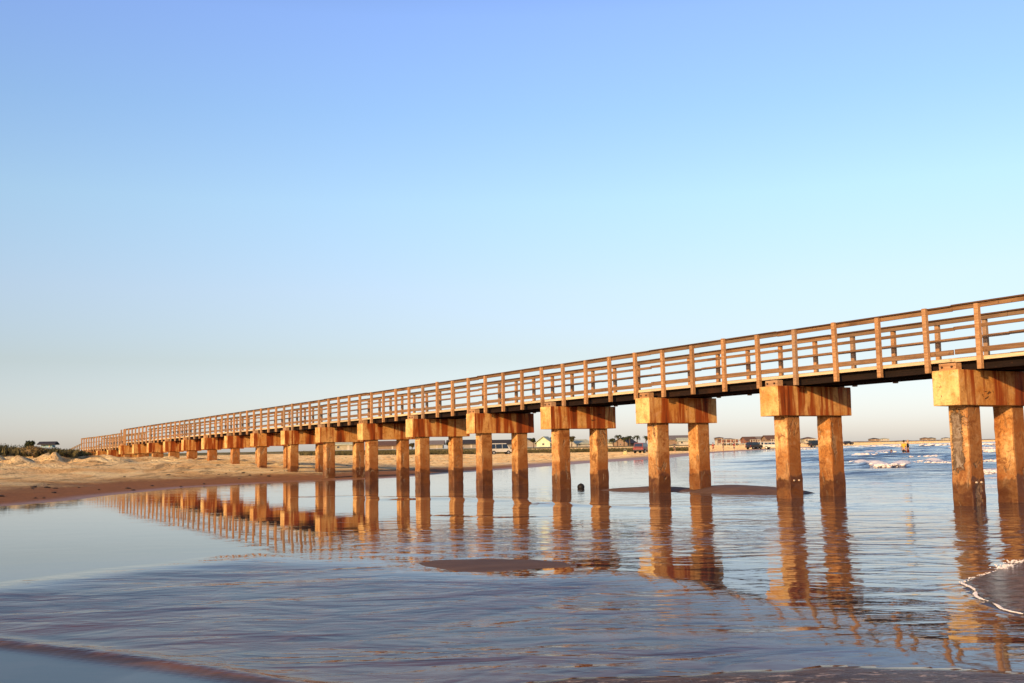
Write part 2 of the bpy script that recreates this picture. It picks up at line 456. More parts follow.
# B: rippled wash in front;  C: calm patch lower left; D: foamy wash bottom right; L: lobe at the right
sdB = near_sd([(-260, 612), (0, 586), (100, 570), (190, 563), (260, 556), (400, 561), (440, 569), (520, 574), (600, 568), (680, 573), (745, 584),
               (800, 597), (860, 612), (930, 632), (1024, 655), (1240, 690)], extra=[(9, 3), (12, -30), (-40, -30), (-40, 6)])
sdC = near_sd([(-300, 606), (-60, 634), (0, 642), (70, 650), (150, 661), (250, 676), (330, 690), (420, 705), (300, 900), (-500, 900)])
sdD = .22*wob(X, Y, 1.6, 61)+.10*wob(X, Y, 6, 62)+near_sd([(520, 686), (560, 679), (640, 673), (760, 670), (880, 668), (1024, 668), (1260, 664), (1300, 900), (500, 900)])
sdL = near_sd([(1240, 640), (1100, 626), (1024, 615), (1000, 609.5), (985, 601.5), (973, 592), (964, 583.5), (970, 580), (986, 574.5), (1005, 568), (1024, 561), (1100, 548), (1240, 530)])
for bs in (0, 1, 2):
    for bt in (.2, 1.75):
        q = PP(bs*BAY+.2, bt, 0); rr_ = np.hypot(X-q.x, Y-q.y)
        Z += np.where(rr_ < 3, .007*np.cos(rr_*15)*np.exp(-rr_*1.4)*(rr_ > .2), 0)
bar = np.zeros(X.shape)
for pts, hgt, wid in [([(405, 498.5), (440, 498.2), (485, 499), (520, 501), (560, 503.6)], .03, .85), ([(540, 503.5), (580, 505.4), (640, 507.4), (670, 508)], .022, .35),
                      ([(640, 505.6), (720, 506), (800, 507.2), (900, 506), (960, 506.8)], .015, .20), ([(300, 497), (350, 496), (410, 498)], .010, .25),
                      ([(650, 526), (700, 524.5), (760, 526)], .012, .15), ([(440, 515), (500, 517), (560, 516)], .012, .15)]:
    P = poly(pts); dd = seg_dist(X, Y, P, False)+.22*wob(X, Y, 1.6, int(pts[0][0]))*wid*2
    q = np.exp(-(dd/wid)**2); Z += hgt*q; bar = np.maximum(bar, q*min(1, hgt/.02))
w1 = wob(X, Y, 3.0, 40)
inB = sstep(sdB+.55*wob(X, Y, 1.3, 41)+.25*w1, -.5, 1.3)
Z += inB*.004*w1*(sstep(sdB, 0, 1))
Z += np.where(near, .022*np.exp(-((sdC-.0+.09*w1)/.13)**2), 0)
Z += sstep(sdL, -.03, .05)*.018
bw = (1-sstep(X, 1.0, 3.6))
topP = poly([(-260, 612), (0, 586), (100, 570), (190, 563), (260, 556), (400, 561), (440, 569), (520, 574), (600, 568), (680, 573), (745, 584),
             (800, 597), (860, 612), (930, 632), (1024, 655), (1240, 690)])
topP = np.vstack([topP, [(9, 2.5), (14, -30)]])
sdT = np.full(X.shape, -50.0); sdT[near] = seg_dist(X[near], Y[near], topP, False); sdT = np.where(sdB > 0, sdT, -np.abs(sdT))
sdt = sdT+.18*wob(X, Y, 1.7, 44)+.10*w1
tiltv = np.where(sdt < 0, 0, np.where(sdt < .6, sdt**2/1.2, sdt-.3))*bw
tiltv = 3.6*np.tanh(tiltv/3.6)
# ripple strength by zone
inC = sstep(sdC, 0, .25)
rip = .03+.06*sstep(Y, 22, 40)+.22*sstep(X+.05*Y, -2.0, 1.5)*sstep(Y, 12, 16)*(1-sstep(Y, 30, 40))
wobz = np.exp(-((Y-16-.05*X)/2.9)**2)*sstep(X, -3.5, -.5)
rip = rip+wobz*.95
rightz = sstep(X-.12*Y, .5, 3.5)*sstep(Y, 6, 9)
rip = rip+rightz*.75
rip = np.maximum(rip, inB*bw*.75*(1-inC))
rip = rip*(1-.6*inC)
rip = np.where(sdD > 0, 2.2, rip)
rip = np.where(sdL > 0, 3.0, rip)
rip = np.maximum(rip, sea*2.0)
me = grid_mesh('water', xsw, ysw, Z, {'rip': rip, 'foam': foam, 'sdB': sdB, 'tilt': tiltv, 'bw': bw, 'bar': bar, 'strk': np.clip(sea*1.0+.55*sstep(X-.1*Y, 3, 9)*sstep(Y, 18, 30)+.35*sstep(Y, 60, 110)*sstep(dsea, 8, 30), 0, 1), 'sdC': sdC, 'sdD': sdD, 'sdL': sdL, 'sea': sea})

m, nt = new_mat('sea_water'); g = N(nt)
p = g.pos()
rip_ = g.attr('rip'); B_, C_, D_, L_, sea_ = g.attr('sdB'), g.attr('sdC'), g.attr('sdD'), g.attr('sdL'), g.attr('sea')
lowf = g.noise(g.mapped(p, (.7, 1.3, 1), (0, 0, .25)), 1, 3, .5, .8)
midf = g.noise(g.mapped(p, (2.0, 4.2, 1), (0, 0, -.15)), 1, 4, .5, .9)
finf = g.noise(g.mapped(p, (7, 13, 1), (0, 0, .08)), 1, 3, .5, .5)
grit = g.noise(p, 60, 3, .6)
hgt_ = g.math('ADD', g.math('MULTIPLY', lowf, 5.0), g.math('ADD', g.math('MULTIPLY', midf, 1.1), g.math('MULTIPLY', finf, .14)))
hgt_ = g.math('MULTIPLY', hgt_, rip_)
hgt_ = g.math('SUBTRACT', hgt_, g.math('MULTIPLY', g.attr('tilt'), 7.5))
swellb = g.noise(g.mapped(p, (.10, .42, 1), (0, 0, .30)), 1, 5, .6, .4)
hgt_ = g.math('ADD', hgt_, g.math('MULTIPLY', g.math('MULTIPLY', swellb, sea_), 50))
inD = g.smooth(D_, -.01, .05); inL = g.smooth(L_, -.01, .02)
chop = g.noise(g.mapped(p, (5, 9, 1)), 1, 5, .7, .6)
hgt_ = g.math('ADD', hgt_, g.math('MULTIPLY', chop, g.math('ADD', g.math('MULTIPLY', inD, 5), g.math('MULTIPLY', inL, 9))))
hgt_ = g.math('ADD', hgt_, g.math('MULTIPLY', grit, g.math('ADD', g.math('MULTIPLY', inD, .35), g.math('MULTIPLY', inL, .12))))
nrm = g.bump(hgt_, .011, 1.0)
# sand showing through the film of water
inB2 = g.math('MULTIPLY', g.attr('bw'), g.smooth(g.math('ADD', B_, g.math('MULTIPLY', g.math('SUBTRACT', lowf, .5), 2.0)), -.4, 1.2))
patch = g.noise(g.mapped(p, (.45, 1.1, 1)), 1, 4, .6, .6)
c = g.mix(g.smooth(patch, .35, .7), (.070, .052, .046), (.105, .070, .055))
c = g.mix(g.math('MULTIPLY', inB2, .85), c, g.mix(g.smooth(midf, .4, .62), (.060, .046, .050), (.165, .110, .090)))
c = g.mix(sea_, c, (.028, .042, .078))
br_ = g.smooth(g.math('ADD', g.attr('bar'), g.math('MULTIPLY', g.math('SUBTRACT', patch, .5), .5)), .35, .7)
c = g.mix(br_, c, (.115, .070, .058))
# darker choppy streaks between smooth lanes of water
st1 = g.noise(g.mapped(p, (.045, .16, 1), (0, 0, .12)), 1, 6, .7, .5)
st2_ = g.noise(g.mapped(p, (.16, .55, 1), (0, 0, .05)), 1, 5, .7, .5)
far_ = g.attr('strk')
strk = g.math('MULTIPLY', g.smooth(g.math('ADD', g.math('MULTIPLY', st1, .6), g.math('MULTIPLY', st2_, .4)), .47, .57), far_)
c = g.mix(strk, c, (.045, .060, .105))
ridge = g.math('ADD', C_, g.math('MULTIPLY', g.math('SUBTRACT', patch, .5), 1.1))
rb = g.math('MULTIPLY', g.math('MULTIPLY', g.smooth(ridge, -2.0, -.1), g.smooth(g.math('ADD', g.math('MULTIPLY', patch, .7), g.math('MULTIPLY', midf, .3)), .40, .56)), g.math('SUBTRACT', 1, g.smooth(ridge, .02, .10)))
c = g.mix(g.math('MULTIPLY', rb, .9), c, (.15, .062, .032))
c = g.mix(g.math('MULTIPLY', g.smooth(C_, .05, .3), .85), c, (.085, .115, .135))
sp = g.noise(g.mapped(p, (6, 15, 1)), 1, 6, .8, .6)
c = g.mix(g.math('MULTIPLY', inD, g.smooth(sp, .42, .62)), c, (.035, .022, .018))
c = g.mix(g.math('MULTIPLY', inD, g.smooth(sp, .54, .62)), c, (.50, .36, .28))
c = g.mix(g.math('MULTIPLY', inL, .8), c, g.mix(g.smooth(g.noise(g.mapped(p, (7, 9, 1)), 1, 5, .75, 1.2), .42, .6), (.018, .014, .018), (.17, .12, .11)))
fm = g.attr('foam'); fn = g.noise(g.mapped(p, (1.4, 3.0, 1)), 1, 6, .7, .6)
ff = g.smooth(g.math('ADD', fm, g.math('MULTIPLY', g.math('SUBTRACT', fn, .5), .9)), .42, .66)
ff = g.math('MULTIPLY', ff, g.smooth(fm, .03, .15))
c = g.mix(ff, c, (1.0, .93, .86))
rough = g.math('ADD', g.math('ADD', .015, g.math('MULTIPLY', strk, .16)), g.math('MULTIPLY', ff, .7))
rough = g.math('ADD', rough, g.math('ADD', g.math('MULTIPLY', inD, .28), g.math('MULTIPLY', inL, .06)))
rough = g.math('ADD', rough, g.math('MULTIPLY', g.smooth(B_, -.6, 1.6), .06))
x = g.principled(c, rough, spec=.5, ior=1.34, normal=nrm)
spn = nt.nodes[-1] if nt.nodes[-1].type=='BSDF_PRINCIPLED' else [q for q in nt.nodes if q.type=='BSDF_PRINCIPLED'][0]; g.l(g.math('SUBTRACT', .5, g.math('ADD', g.math('ADD', g.math('ADD', g.math('MULTIPLY', br_, .3), g.math('MULTIPLY', inL, .3)), g.math('MULTIPLY', inB2, .40)), g.math('MULTIPLY', strk, .34))), spn.inputs['Specular IOR Level'])
g.out(x)
o = link('water', me, m); tag(o, kind='structure')

# ---------------------------------------------------------------- low sandbars standing out of the water
m, nt = new_mat('wet_sandbar'); g = N(nt); p = g.pos()
n1 = g.noise(g.mapped(p, (1, 3, 1)), 1.2, 5, .6); n2 = g.noise(p, 30, 4, .6)
c = g.mix(g.smooth(n1, .3, .7), (.15, .085, .055), (.22, .13, .085))
c = g.mix(g.math('MULTIPLY', g.smooth(n2, .55, .8), .4), c, (.05, .03, .02))
g.out(g.principled(c, g.math('ADD', .6, g.math('MULTIPLY', n1, .3)), spec=.12, normal=g.bump(g.math('ADD', g.math('MULTIPLY', n1, 3), n2), .006, .8)))
MBAR = m
def sandbar(pts, hgt):
    P = poly(pts); n = len(P); cen = P.mean(0); ext = P.max(0)-P.min(0)
    # resample outline smoothly
    Q = []
    for i in range(n):
        p0, p1, p2, p3 = P[i-1], P[i], P[(i+1) % n], P[(i+2) % n]
        for k in range(8):
            t = k/8; Q.append(.5*((2*p1)+(-p0+p2)*t+(2*p0-5*p1+4*p2-p3)*t*t+(-p0+3*p1-3*p2+p3)*t**3))
    Q = np.array(Q); bm = bmesh.new(); rings = []
    K = 9
    for k in range(K+1):
        q = 1.0-k/K*.97; z = -.02+(hgt+.02)*math.sin((k/K)*PI/2)**.8
        rg = []
        for i, a_ in enumerate(Q):
            pt = cen+(a_-cen)*q*(1+(.09*noise.noise(Vector((i*.45, k*.3, cen[0])))+.10*noise.noise(Vector((i*.16, k*.2, cen[1]))))*(q > .3))
            rg.append(bm.verts.new((pt[0], pt[1], z+.002*math.sin(pt[0]*5+pt[1]*3))))
        rings.append(rg)
    for a_, b_ in zip(rings[:-1], rings[1:]):
        for i in range(len(a_)): bm.faces.new((a_[i], a_[(i+1) % len(a_)], b_[(i+1) % len(a_)], b_[i]))
    bm.faces.new(rings[-1])
    tag(bm_obj('sandbar', bm, MBAR, smooth=True), kind='structure')
sandbar([(402, 563), (430, 558), (480, 557), (540, 558.5), (585, 562), (600, 566), (570, 570), (500, 574), (440, 573), (412, 568)], .022)
sandbar([(684, 489.5), (705, 487.2), (745, 487.6), (790, 490.6), (818, 493), (800, 494.8), (770, 495.2), (740, 494.8), (705, 493.4), (690, 491.6)], .17)
sandbar([(596, 490.2), (625, 488.6), (652, 487.2), (690, 487.8), (712, 490), (695, 491.8), (665, 491.8), (640, 491.2), (612, 490.9)], .10)
sandbar([(-60, 646), (-20, 641), (40, 643), (0, 650)], .01)

# foam beads along the lobe edge: one uncountable mass
m, nt = new_mat('foam'); g = N(nt); p = g.pos(); n1 = g.noise(p, 40, 3)
g.out(g.principled(g.mix(n1, (.80, .70, .64), (.98, .92, .88)), .5, spec=.4))
MFOAM = m
def bead_line(pts, n, r0, spread, z0, sq=1.0):
    P = poly(pts); L = np.r_[0, np.cumsum(np.hypot(*(P[1:]-P[:-1]).T))]
    vs, fs = [], []
    base = bmesh.new(); bmesh.ops.create_icosphere(base, subdivisions=1, radius=1)
    bv = np.array([v.co[:] for v in base.verts]); bf = [[v.index for v in f.verts] for f in base.faces]; base.free()
    k_ = 0
    for i in range(n):
        s = random.random()*L[-1]; x_ = np.interp(s, L, P[:, 0]); y_ = np.interp(s, L, P[:, 1])
        dens = .5+.5*math.sin(s*9)+random.random()*.6 if sq == 1.0 else .5+.9*noise.noise(Vector((s*.45, P[0, 0], 0)))+random.random()*.25
        if dens < (.62 if sq == 1.0 else .35): continue
        r = r0*random.uniform(.3, 1.0)
        q = bv*[r*1.3*sq, r, r*.8]+[x_+random.gauss(0, spread)+.02*math.sin(s*7), y_+random.gauss(0, spread)+.03*math.sin(s*5.3)+.0*k_, z0*(1 if sq == 1.0 else random.uniform(.3, 2.6))]
        k = len(vs); vs += q.tolist(); fs += [[a_+k for a_ in f] for f in bf]
    return vs, fs
V, F = [], []
for args in [([(1100, 626), (1024, 615), (1000, 609.5), (985, 601.5), (973, 592), (964, 583.5)], 1500, .0075, .006, .012),
             ([(964, 583.5), (970, 580), (986, 574.5), (1005, 568), (1024, 561), (1080, 552)], 300, .0075, .014, .012),
             ([(1002, 570), (1012, 564), (1024, 561.5), (1040, 562)], 200, .012, .05, .015),
         ([(856, 463.8), (868, 466.2), (885, 467.4), (900, 466.8), (911, 464.6)], 900, .085, .16, .06, 1.6),
         ([(862, 457.6), (874, 455.2), (889, 454.6)], 300, .12, .45, .12, 1.8),
         ([(926, 463), (940, 465), (957, 465)], 330, .08, .2, .06, 1.6),
         ([(982, 473.2), (1000, 474.2), (1012, 475.4), (1030, 474.4)], 800, .06, .13, .05, 1.5),
         ([(986, 452.4), (1010, 453.4), (1040, 452.8)], 600, .14, .7, .15, 2),
         ([(985, 463), (1004, 462), (1018, 463)], 200, .08, .25, .06, 1.6),
         ([(935, 446.6), (965, 446.1), (1030, 445.3)], 500, .22, 1.5, .22, 3),
         ([(948, 450), (985, 449.4), (1035, 449)], 500, .12, .5, .12, 2.2),
         ([(800, 449.6), (830, 449), (850, 448.8)], 140, .12, .5, .1, 2.2),
         ([(915, 458.8), (935, 458.2), (950, 459.2)], 200, .08, .3, .08, 2),
         ([(858, 447.6), (885, 447), (903, 447.7)], 160, .2, 1.2, .2, 3)]:
    v_, f_ = bead_line(*args); k = len(V); V += v_; F += [[a_+k for a_ in q] for q in f_]
me = bpy.data.meshes.new('foam'); me.from_pydata(V, [], F)
for q in me.polygons: q.use_smooth = True
o = link('foam', me, MFOAM); tag(o, 'white bubbling foam edging the small wave at the right', 'foam', kind='stuff')

# ---------------------------------------------------------------- the pier
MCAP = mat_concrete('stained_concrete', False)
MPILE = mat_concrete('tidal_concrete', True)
MRAIL = mat_wood('railing_wood', (.19, .095, .042), (.37, .21, .10), amount=.9)
MPOST = mat_wood('post_wood', (.38, .18, .07), (.62, .35, .16), amount=.5)
MDECK = mat_wood('deck_wood', (.62, .46, .25), (.85, .68, .42), amount=.1)
MDARK = mat_wood('creosote_shade_wood', (.010, .006, .004), (.028, .013, .008), dark=(.08, .03, .012), amount=.5)  # creosoted timber, darkened further to carry the shade under the deck
MDULL = mat_wood('dull_grey_wood', (.24, .17, .11), (.42, .32, .21), amount=.4)  # duller, greyer wood for the low-deck rails and ramp railing
MCAPW = mat_wood('dark_rail_cap', (.07, .035, .018), (.16, .085, .04), amount=.5)
MIRON = simple('rusty_iron', (.07, .035, .02), .7, .4, 20)
pier = empty('fishing_pier', PP(0, 0, 0).to_tuple())
tag(pier, 'long timber-decked pier on rust stained concrete piles crossing the beach', 'pier')
INV = Matrix.Translation(-Vector(pier.location))
def PLoc(s, t, z): return PP(s, t, z)-Vector(pier.location)
TILT = Matrix.Rotation(-math.atan(SLOPE), 3, 'Y')
def pbox(bm, s0, s1, t0, t1, z0, z1, bev=.004, mi=0, seg=1, tilt=True):
    c = PLoc((s0+s1)/2, (t0+t1)/2, (z0+z1)/2)
    box(bm, c, (abs(s1-s0), abs(t1-t0), abs(z1-z0)), bev, RM @ TILT if tilt else RM, mi, seg)
N0, NM, N1 = -3, 16, 20                     # first bent, end of the high deck, end of the low deck
DROP = .30
def drop(s): return DROP if s > NM*BAY+.2 else 0.0
def gz(s, t): q = PP(s, t, 0); return ground(q.x, q.y)
def pile(s, t, parent, ztop, k):
    bm = bmesh.new()
    zb = -1.0-SLOPE*s
    lv = [zb]+[0.0+i*.16-SLOPE*s for i in range(0, 15)]
    lv = [z for z in lv if z < ztop-.05]+[ztop]
    r = random.Random(k*17+int(t*10)); ch = .02; w_ = .45
    prof = [(ch, 0), (w_-ch, 0), (w_, ch), (w_, w_-ch), (w_-ch, w_), (ch, w_), (0, w_-ch), (0, ch)]
    rings = []
    for li, z in enumerate(lv):
        hgt = z+SLOPE*s
        er = .010 if -.1 < hgt < .7 else .005
        rg = []
        for a_, b_ in prof:
            j1, j2 = r.uniform(-er, er), r.uniform(-er, er)
            # foot flares slightly (repair jacket) as in the photo
            fl = .008 if hgt < .62 else 0
            aa = a_+(fl if a_ > .2 else -fl)+j1; bb = b_+(fl if b_ > .2 else -fl)+j2
            rg.append(bm.verts.new(PLoc(s+aa, t+bb, z)))
        rings.append(rg)
    for a_, b_ in zip(rings[:-1], rings[1:]):
        for i in range(8): bm.faces.new((a_[i], a_[(i+1) % 8], b_[(i+1) % 8], b_[i]))
    bm.faces.new(rings[-1])
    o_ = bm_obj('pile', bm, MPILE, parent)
    if 0 <= k <= 1 and t < 1:                # paired bolts on the seaward face
        for q in (.13, .30):
            bb = bmesh.new(); cyl(bb, PLoc(s-.012, t+q, .48), PLoc(s-.04, t+q, .48), .02, seg=8)
            bm_obj('bolt', bb, MBOLT, o_)
    return o_
MBOLT = simple('pale_bolt', (.75, .6, .45), .5, .2, 20)
for k in range(N0, N1+1):
    s = k*BAY; dz = drop(s)
    top, bot = 2.80-dz, 2.07-dz
    bm = bmesh.new(); rr = random.Random(k+50)
    pbox(bm, s-.10, s+.53, -.36+rr.uniform(-.02, .02), 2.26+rr.uniform(-.03, .03), bot, top, .010, seg=1, tilt=False)
    bmesh.ops.subdivide_edges(bm, edges=[e for e in bm.edges if e.calc_length() > .5], cuts=5, use_grid_fill=True)
    for v in bm.verts:
        v.co += Vector([noise.noise(v.co*2.3+Vector((q, k, 0))) for q in (0, 9, 18)])*.007
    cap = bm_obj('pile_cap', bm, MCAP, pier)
    bm = bmesh.new()
    pbox(bm, s+.02, s+.42, -.27, -.06, top+.001, top+.15, .01)
    blk = bm_obj('bearing_block', bm, MPOST, cap)
    for q in (.10, .33):
        if k > 6: break
        bm = bmesh.new(); cyl(bm, PLoc(s+q, -.268, top+.07), PLoc(s+q, -.30, top+.07), .022, seg=8); bm_obj('bolt', bm, MIRON, blk)
    bm = bmesh.new(); pbox(bm, s+.02, s+.42, 2.0, 2.18, top+.001, top+.13, .01); bm_obj('bearing_block', bm, MRAIL, cap)
    for t in (0.0, 1.55): pile(s, t, pier, bot+.004, k)
S0, S1 = N0*BAY-.2, N1*BAY
W0, W1 = 0.0, 2.0                          # deck edges
# spans: stringers, deck with planks, rim boards, rails per bay
def Rj(a): return random.uniform(-a, a)
for k in range(N0, N1):
    a, b = k*BAY+.215, (k+1)*BAY+.215
    if k == N0: a -= .3
    dz = DROP if k >= NM else 0
    for t in (.20, .97, 1.74):
        bm = bmesh.new(); pbox(bm, a+.003, b-.003, t, t+.09, 2.803-dz, 3.015-dz, .004); bm_obj('stringer', bm, MDARK, pier)
    bm = bmesh.new()
    n = 33; pw = (b-a)/n
    for i in range(n):
        j = Rj(.012)
        pbox(bm, a+i*pw+.004, a+(i+1)*pw-.004, W0+.052+j*.6, W1-.052+j, 3.018-dz, 3.058-dz+Rj(.002), 0)
    bm_obj('deck_planks', bm, MDECK, pier)
    for t0, t1 in ((W0+.002, W0+.045), (W1-.045, W1-.002)):
        bm = bmesh.new(); zz = Rj(.006); pbox(bm, a+.003, b-.003, t0, t1, 2.985-dz+zz, 3.06-dz+zz, .004); bm_obj('rim_board', bm, MDECK, pier)
    # railings
    for side in (0, 1):
        ra = a if k != NM else a+.95
        e0 = Rj(.012); e1 = e0+Rj(.015)
        tin0, tin1 = ((W0+.003, W0+.043) if side == 0 else (W1-.043, W1-.003))
        for nm, z0, z1 in (('top_rail', 4.055, 4.15), ('middle_rail', 3.65, 3.72), ('bottom_rail', 3.14, 3.25)):
            bm = bmesh.new(); q = e0+Rj(.005)
            pbox(bm, ra+.004+(Rj(.03) if nm != 'top_rail' else 0), b-.004, tin0, tin1, z0-dz+q, z1-dz+q, .005)
            if nm == 'top_rail':
                cz = z1-dz+q+.0155; b2 = bmesh.new()
                pbox(b2, ra+.006, b-.006, tin0-.05, tin1+.05, cz-.015, cz+.015, .002)
                bm_obj('rail_cap', b2, MCAPW if k < NM else MDULL, pier)
            bm_obj(nm, bm, MRAIL if k < NM else MDULL, pier)
# posts
cnt = 0
nearposts, rest = [], bmesh.new()
i0 = int(round(S0/POST)); ip = 0
for i in range(i0, int(N1*4)+1):
    s = i*POST+.215+.62
    if s > S1: continue
    if NM*BAY-.3 < s < NM*BAY+1.3: continue
    dz = drop(s-.2)
    for side in (0, 1):
        r = random.Random(i*3+side); tz = r.uniform(-.03, .05); th = r.uniform(-.012, .012)
        t0, t1 = ((W0-.112, W0-.004) if side == 0 else (W1+.004, W1+.112))
        part = (-.8 < s-1*0) and (s < 48*POST+1)
        bm = rest if not part else bmesh.new()
        c = PLoc(s, (t0+t1)/2, (2.79+4.15)/2-dz+tz/2)
        Mx = RM @ Matrix.Rotation(th, 3, 'Y') @ Matrix.Rotation(r.uniform(-.01, .01), 3, 'X')
        box(bm, c, (.098, .104, 4.15-2.79+tz), .008, Mx)
        if part: bm_obj('railing_post', bm, MPOST, pier)
tag(bm_obj('railing_post', rest, MPOST, pier), kind='stuff')
# posts beside the break in the deck line
for s in (NM*BAY+.17, NM*BAY+1.20):
    bm = bmesh.new(); pbox(bm, s-.05, s+.05, W0-.112, W0-.004, 2.80, 4.16, .006); bm_obj('end_post', bm, MPOST, pier)
# ramp from the low deck down onto the dune
q1 = N1*BAY+.22; rl = 13.0
bm = bmesh.new()
rz = lambda s: -DROP-.45-(s-q1)/rl*.9
m_ = 60
for i in range(m_):
    s = q1+rl*i/m_; pbox(bm, s+.01, s+rl/m_-.01, W0+.03, W1-.03, 3.018+rz(s), 3.058+rz(s), 0)
bm_obj('ramp_planks', bm, MDECK, pier)
for side in (0, 1):
    t = W0-.06 if side == 0 else W1+.06
    for j, (z0, z1) in enumerate(((4.0, 4.14), (3.6, 3.69), (3.1, 3.2))):
        bm = bmesh.new(); vs = []
        for s in (q1, q1+rl):
            for tt in (t-.02, t+.02):
                for z in (z0, z1): vs.append(bm.verts.new(PLoc(s, tt+.08*(1-side*2), z+rz(s))))
        for f in ((0, 1, 3, 2), (4, 6, 7, 5), (0, 4, 5, 1), (2, 3, 7, 6), (1, 5, 7, 3), (0, 2, 6, 4)): bm.faces.new([vs[x_] for x_ in f])
        bm_obj(('top_rail', 'middle_rail', 'bottom_rail')[j], bm, MDULL, pier)
    for i in range(10):
        s = q1+.6+i*rl/10.2
        bm = bmesh.new(); pbox(bm, s-.05, s+.05, t-.05, t+.05, 1.4+rz(s), 4.12+rz(s), .005); bm_obj('ramp_post', bm, MDULL, pier)

# ---------------------------------------------------------------- people
MSKIN = simple('skin', (.48, .27, .17), .55, .1, 5)
MHAIR = simple('dark_hair', (.03, .018, .012), .6, .2, 8)
MHAIRL = simple('fair_hair', (.45, .30, .16), .6, .2, 8)
cloth = {k: simple('cloth_'+k, c, .85, .12, 6) for k, c in dict(yellow=(.62, .42, .05), black=(.02, .016, .02), red=(.50, .035, .03), navy=(.03, .05, .13),
         white=(.7, .68, .65), maroon=(.22, .03, .03), pink=(.6, .25, .22), blue=(.08, .16, .32)).items()}
def skin_mesh(name, pts, edges, mat, parent, sub=2, root=0):
    me = bpy.data.meshes.new(name); me.from_pydata([p_[:3] for p_ in pts], edges, [])
    o_ = link(name, me, mat, parent)
    md = o_.modifiers.new('Skin', 'SKIN'); md.use_smooth_shade = True
    sv = me.skin_vertices[0].data if me.skin_vertices else None
    if sv is None:
        bpy.context.view_layer.update()
        bm = bmesh.new(); bm.from_mesh(me); bm.verts.layers.skin.verify(); bm.to_mesh(me); bm.free(); sv = me.skin_vertices[0].data
    for i, p_ in enumerate(pts):
        r = p_[3] if isinstance(p_[3], tuple) else (p_[3], p_[3])
        sv[i].radius = r; sv[i].use_root = (i == root)
    sb = o_.modifiers.new('Sub', 'SUBSURF'); sb.levels = sub; sb.render_levels = sub
    return o_
def person(loc, rz, scale, top, bottom, hair, label, step=.16, armf=.1, lean=0, group=None, carry=False):
    r = empty('person', loc, rz); r.scale = (scale,)*3; tag(r, label, 'person', group)
    # faces -y; total height 1.72
    hp = .90
    L = lambda x_, y_, z_: (x_, y_-lean*(z_-hp if z_ > hp else 0), z_)
    J = [(*L(0, 0, hp), (.13, .10)), (*L(0, .01, 1.08), (.12, .09)), (*L(0, 0, 1.30), (.16, .11)), (*L(0, .01, 1.44), (.07, .06)), (*L(0, 0, 1.52), (.055, .055)),
         (*L(0, -.01, 1.60), (.085, .095)), (*L(0, -.01, 1.69), (.065, .075))]
    E_ = [(0, 1), (1, 2), (2, 3), (3, 4), (4, 5), (5, 6)]
    for sx in (-1, 1):
        st = step*sx; k = len(J)
        J += [(sx*.10, -st*.1, hp-.08, .085), (sx*.11, -st*.6-.03, .48, .06), (sx*.11, -st*.9+.03, .09, .04), (sx*.12, -st*.9-.12, .035, (.04, .03))]
        E_ += [(0, k), (k, k+1), (k+1, k+2), (k+2, k+3)]
        k = len(J)
        aa = armf*sx if not carry else .35
        J += [(*L(sx*.19, 0, 1.38), .055), (*L(sx*.24, -aa*.5, 1.12), .042), (*L(sx*(.25 if not carry else .12), -aa*1.6, .90 if not carry else 1.12), .030),
              (*L(sx*(.25 if not carry else .04), -aa*1.9, .80 if not carry else 1.14), (.038, .02))]
        E_ += [(2, k), (k, k+1), (k+1, k+2), (k+2, k+3)]
        for f in range(5):
            q = len(J); bx = J[k+3]; off = (f-2)*.017
            J += [(bx[0]+.003*sx, bx[1]+off, bx[2]-(.075 if 0 < f < 4 else .055), .008)]; E_ += [(k+3, q)]
    b_ = skin_mesh('body', J, E_, MSKIN, r)
    # face: nose, eyes, ears
    hz = 1.60; hy = -lean*(hz-hp)-.01
    bm = bmesh.new(); box(bm, (0, hy-.10, hz), (.025, .035, .045), .008); bm_obj('nose', bm, MSKIN, b_)
    for sx in (-1, 1):
        bm = bmesh.new(); bmesh.ops.create_icosphere(bm, subdivisions=1, radius=.013, matrix=Matrix.Translation((sx*.032, hy-.088, hz+.022))); bm_obj('eye', bm, MHAIR, b_)
    # hair cap
    bm = bmesh.new(); bmesh.ops.create_uvsphere(bm, u_segments=16, v_segments=10, radius=.11)
    for v in bm.verts:
        if v.co.z < -.02 and v.co.y < .02: v.co *= .75
        v.co = Vector((v.co.x*.90, v.co.y*1.03+hy+.022, v.co.z*1.0+hz+.045))
    bm_obj('hair', bm, hair, r, smooth=True)
    # shirt and shorts hug the same joints, a little wider
    S_ = [(*L(0, 0, .93), (.145, .115)), (*L(0, .01, 1.08), (.145, .11)), (*L(0, 0, 1.30), (.18, .128)), (*L(0, .01, 1.42), (.085, .075))]
    SE = [(0, 1), (1, 2), (2, 3)]
    for sx in (-1, 1):
        k = len(S_); S_ += [(*L(sx*.19, 0, 1.37), .068), (*L(sx*.225, -(.35 if carry else armf*sx)*.3, 1.20), .060)]; SE += [(2, k), (k, k+1)]
    skin_mesh('shirt', S_, SE, top, r, 1)
    T_ = [(0, 0, hp+.04, (.15, .12)), (0, 0, hp-.02, (.15, .12))]; TE = [(0, 1)]
    for sx in (-1, 1):
        k = len(T_); T_ += [(sx*.10, -step*sx*.1, hp-.10, .10), (sx*.11, -step*sx*.5-.03, .56, .082)]; TE += [(1, k), (k, k+1)]
    skin_mesh('shorts', T_, TE, bottom, r, 1)
    return r
def at(u, Y, z=None):
    x_ = xat(u, Y); return (x_, Y, ground(x_, Y) if z is None else z)
person(at(903.6, 101, -.32), 2.6, 1.02, cloth['yellow'], cloth['black'], MHAIR, 'wading person in a bright yellow shirt and black shorts', lean=.08)
person(at(907.6, 101.5, -.30), -1.9, 1.02, cloth['black'], cloth['maroon'], MHAIRL, 'fair haired wading person in a black top beside the yellow shirt', carry=True)
